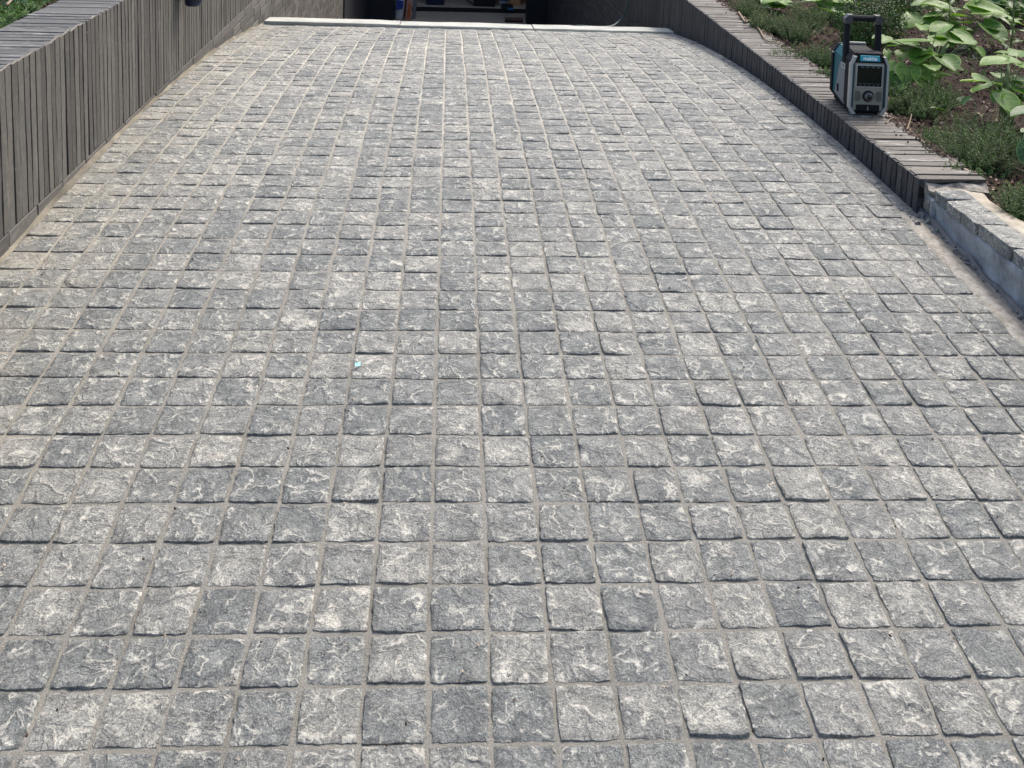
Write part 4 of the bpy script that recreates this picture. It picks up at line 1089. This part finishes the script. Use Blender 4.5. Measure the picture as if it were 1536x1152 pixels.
# creeping ground cover between the shrubs
mb = MB(); rs = random.Random(77)
for k in range(1500):
    x = 1.80 + 2.2*rs.random(); y = 2.6 + 5.2*rs.random()
    if float(noise2(x*2.3, y*2.3, 95)) + .35*float(noise2(x*7, y*7, 96)) < (.10 if y < 5.2 else -.25): continue
    o_ = Vector((x, y, bed_h(x, y))); d = Vector((rs.gauss(0, .7), rs.gauss(0, .7), .75)).normalized(); L_ = rs.uniform(.03, .085); col = rs.random()
    for m_ in range(20):
        q = o_ + d*L_*(m_/20); a_ = m_*2.4; sd_ = Matrix.Rotation(a_, 3, d) @ d.orthogonal().normalized()
        dr = (sd_ + d*.6 + Vector((0, 0, .2))).normalized(); e = q + dr*rs.uniform(.007, .015); wv = dr.cross(d).normalized()*.0022
        mb.add([q - wv*.4, q + (e-q)*.5 - wv, e, q + (e-q)*.5 + wv], [(0, 1, 2, 3)], rnd=col*.5 + rs.random()*.5)
tag(mb.build('ground_cover', L_ROSE), kind='stuff')
# low leafy scatter further back so that no bare soil shows at the top of the view
fill = [(1275, 6, 'leafy tangle behind the dark bush'), (1330, -14, 'leafy tangle beyond the bush at the top edge'), (1400, -6, 'green tangle beyond the broad leaf clump'), (1460, -20, 'leafy tangle by the tree trunk'), (1105, -12, 'feathery tangle beyond the coping at the top edge')]
for k, (px, py, lab) in enumerate(fill):
    x, y = bpx(px, py); leaf_bush(lab, x, y, .26, .2, .12, 1300, 20 + k, L_BOX, ls=.024, name='leafy_bush')
# dry pale branch and the dry root lying on the coping
def twig(label, pts, r, mat=M_TWIG, name='dry_twig'):
    mb = MB(); tube(mb, smooth_path(pts, 4), r, 5, r*.5); o = mb.build(name, mat, smooth=True); return tag(o, label, 'twig')
def bw(px, py, dz=.01):
    x, y = bpx(px, py); return (x, y, bed_h(x, y) + dz)
twig('pale bare branch arching through the rosemary in the near bed', [bw(1455, 226, .06), bw(1463, 232, .07), bw(1468, 244, .05), bw(1478, 258, .01)], .0042)
def cw(px, py, dz=.006):
    z = 0
    for _ in range(40): P = at_z(px, py, z); z += .5*(right_top(P.y) - z)
    return (P.x, P.y, right_top(P.y) + dz)
twig('dry root curling over the coping right of the radio', [cw(1328, 187), cw(1337, 182, .012), cw(1350, 182, .014), cw(1364, 185, .01)], .0028)
twig('short forked dry stub at the coping edge', [cw(1360, 198, .008), cw(1364, 190, .02), cw(1366, 184, .035)], .0035)
twig('light dry stick lying along the coping edge behind the dry stub', [cw(1364, 196, .006), cw(1370, 206, .006)], .003)
mb = MB()
P = [cw(1108 + 6*k + random.gauss(0, 1.5), 22 + 5.2*k + random.gauss(0, 2.5), .012) for k in range(11)]
tube(mb, smooth_path(P, 3), .006, 5, .004)
tag(mb.build('dry_root', M_TWIG, smooth=True), 'long pale root running along the back edge of the far coping', 'root')

# ---- left bed plants
lz = lambda x, y: left_top(y) - .035
def lp(px, py):
    z = .4
    for _ in range(60): P_ = at_z(px, py, z); z += .5*(left_top(P_.y) - .03 - z)
    return P_.x, P_.y
for k, (px, py, rr, hh, ns, lab) in enumerate([
    (8, 40, .10, .055, 60, 'low grassy tuft at the left picture edge behind the coping'), (28, 28, .09, .05, 60, 'grassy tuft beside the twig on the left bed'),
    (48, 18, .08, .055, 60, 'bright green tuft next to the left coping'), (66, 6, .09, .06, 60, 'green tuft at the top edge behind the left coping'),
    (12, 16, .12, .05, 50, 'reddish green tuft in the top left corner'), (-10, 50, .10, .05, 40, 'grass tuft just outside the left edge'), (84, -6, .10, .06, 50, 'tuft above the top edge behind the left coping'), (40, 2, .10, .05, 50, 'sparse tuft behind the twig')]):
    x, y = lp(px, py); needle_bush(lab, x - .035, y, rr, hh, int(ns*1.0), 300 + k, zf=lz, upright=.45, needle=.02, dens=14, name='grass_tuft')
x, y = lp(22, 9); leaf_bush('small blue green leafy sprig in the top left corner', x, y, .05, .05, .03, 60, 41, mat_leaf('blue_green_leaf', (.03, .14, .13), (.06, .22, .19), None, .5, .2), zf=lz, ls=.03, name='leafy_sprig')
x0, y0 = lp(10, 22); x1, y1 = lp(24, 12); x2, y2 = lp(40, 4)
twig('pale twig lying across the left bed', [(x0, y0, lz(x0, y0) + .04), (x1, y1, lz(x1, y1) + .05), (x2, y2, lz(x2, y2) + .05)], .006)
mb = MB()
for k in range(900):
    x = -1.43 - .5*random.random(); y = 2.9 + 1.6*random.random(); s = random.uniform(.003, .009)
    M = Matrix.Translation((x, y, lz(x, y) + .014)) @ Euler((random.gauss(0, .5), random.gauss(0, .5), random.random()*6)).to_matrix().to_4x4()
    box(mb, -s, s, -s*.4, s*.4, -.001, .001, random.random(), M)
tag(mb.build('leaf_litter', M_CHIP), kind='stuff')

# ---- small litter on the paving
def gnd(px, py, dz=0):
    z = 0
    for _ in range(60): P = at_z(px, py, z); z += .5*(ground_z(P.y) - z)
    return Vector((P.x, P.y, ground_z(P.y) + dz))
p = gnd(537, 552, .0085)
mb = MB(); prism(mb, [(-.006, -.007, 0), (.001, -.009, .001), (.007, -.004, 0), (.004, .002, .002), (.006, .008, 0), (-.002, .004, .002), (-.008, .007, 0)], (0, 0, .0012))
o = mb.build('paper_scrap', mat_plain('pale_cyan_paper', (.30, .62, .66), .6, 40, .1)); o.location = p
tag(o, 'tiny torn pale cyan scrap lying on a sett left of centre', 'scrap')
mb = MB()
for k in range(260):
    px, py = random.uniform(0, 1536), 70 + 1080*random.random(); q = gnd(px, py)
    if not (-1.19 < q.x < 1.47): continue
    s = random.uniform(.0008, .0024); M = Matrix.Translation(q + Vector((0, 0, .007))) @ Euler((random.random(), random.random(), random.random()*6)).to_matrix().to_4x4()
    box(mb, -s, s, -s*.7, s*.7, -s*.4, s*.4, random.choice([.1, .5, 1.0, 1.0]), M)
tag(mb.build('grit', M_CHIP), kind='stuff')
# loose mortar lumps in the gap at the broken wall end
mb = MB()
for k in range(90):
    y = random.uniform(2.5, 3.28) if k > 30 else random.uniform(3.15, 3.29); x = random.gauss(1.553, .008) if k > 30 else random.uniform(1.50, 1.60)
    s = .0016 + .008*random.random()**2.5; M = Matrix.Translation((x, y, ground_z(y) + s*.3)) @ Euler((random.random()*3, random.random()*3, random.random()*6)).to_matrix().to_4x4()
    hexa_mb = MB(); box(mb, -s, s, -s*.7, s*.7, -s*.5, s*.5, random.random(), M)
tag(mb.build('mortar_rubble', mat_concrete('rubble_grey', (.08, .085, .09), (.30, .29, .27), .9, 60)), kind='stuff')
print('near setts', near_count, 'left bricks', cl + ncl, 'right bricks', cr + ncr)
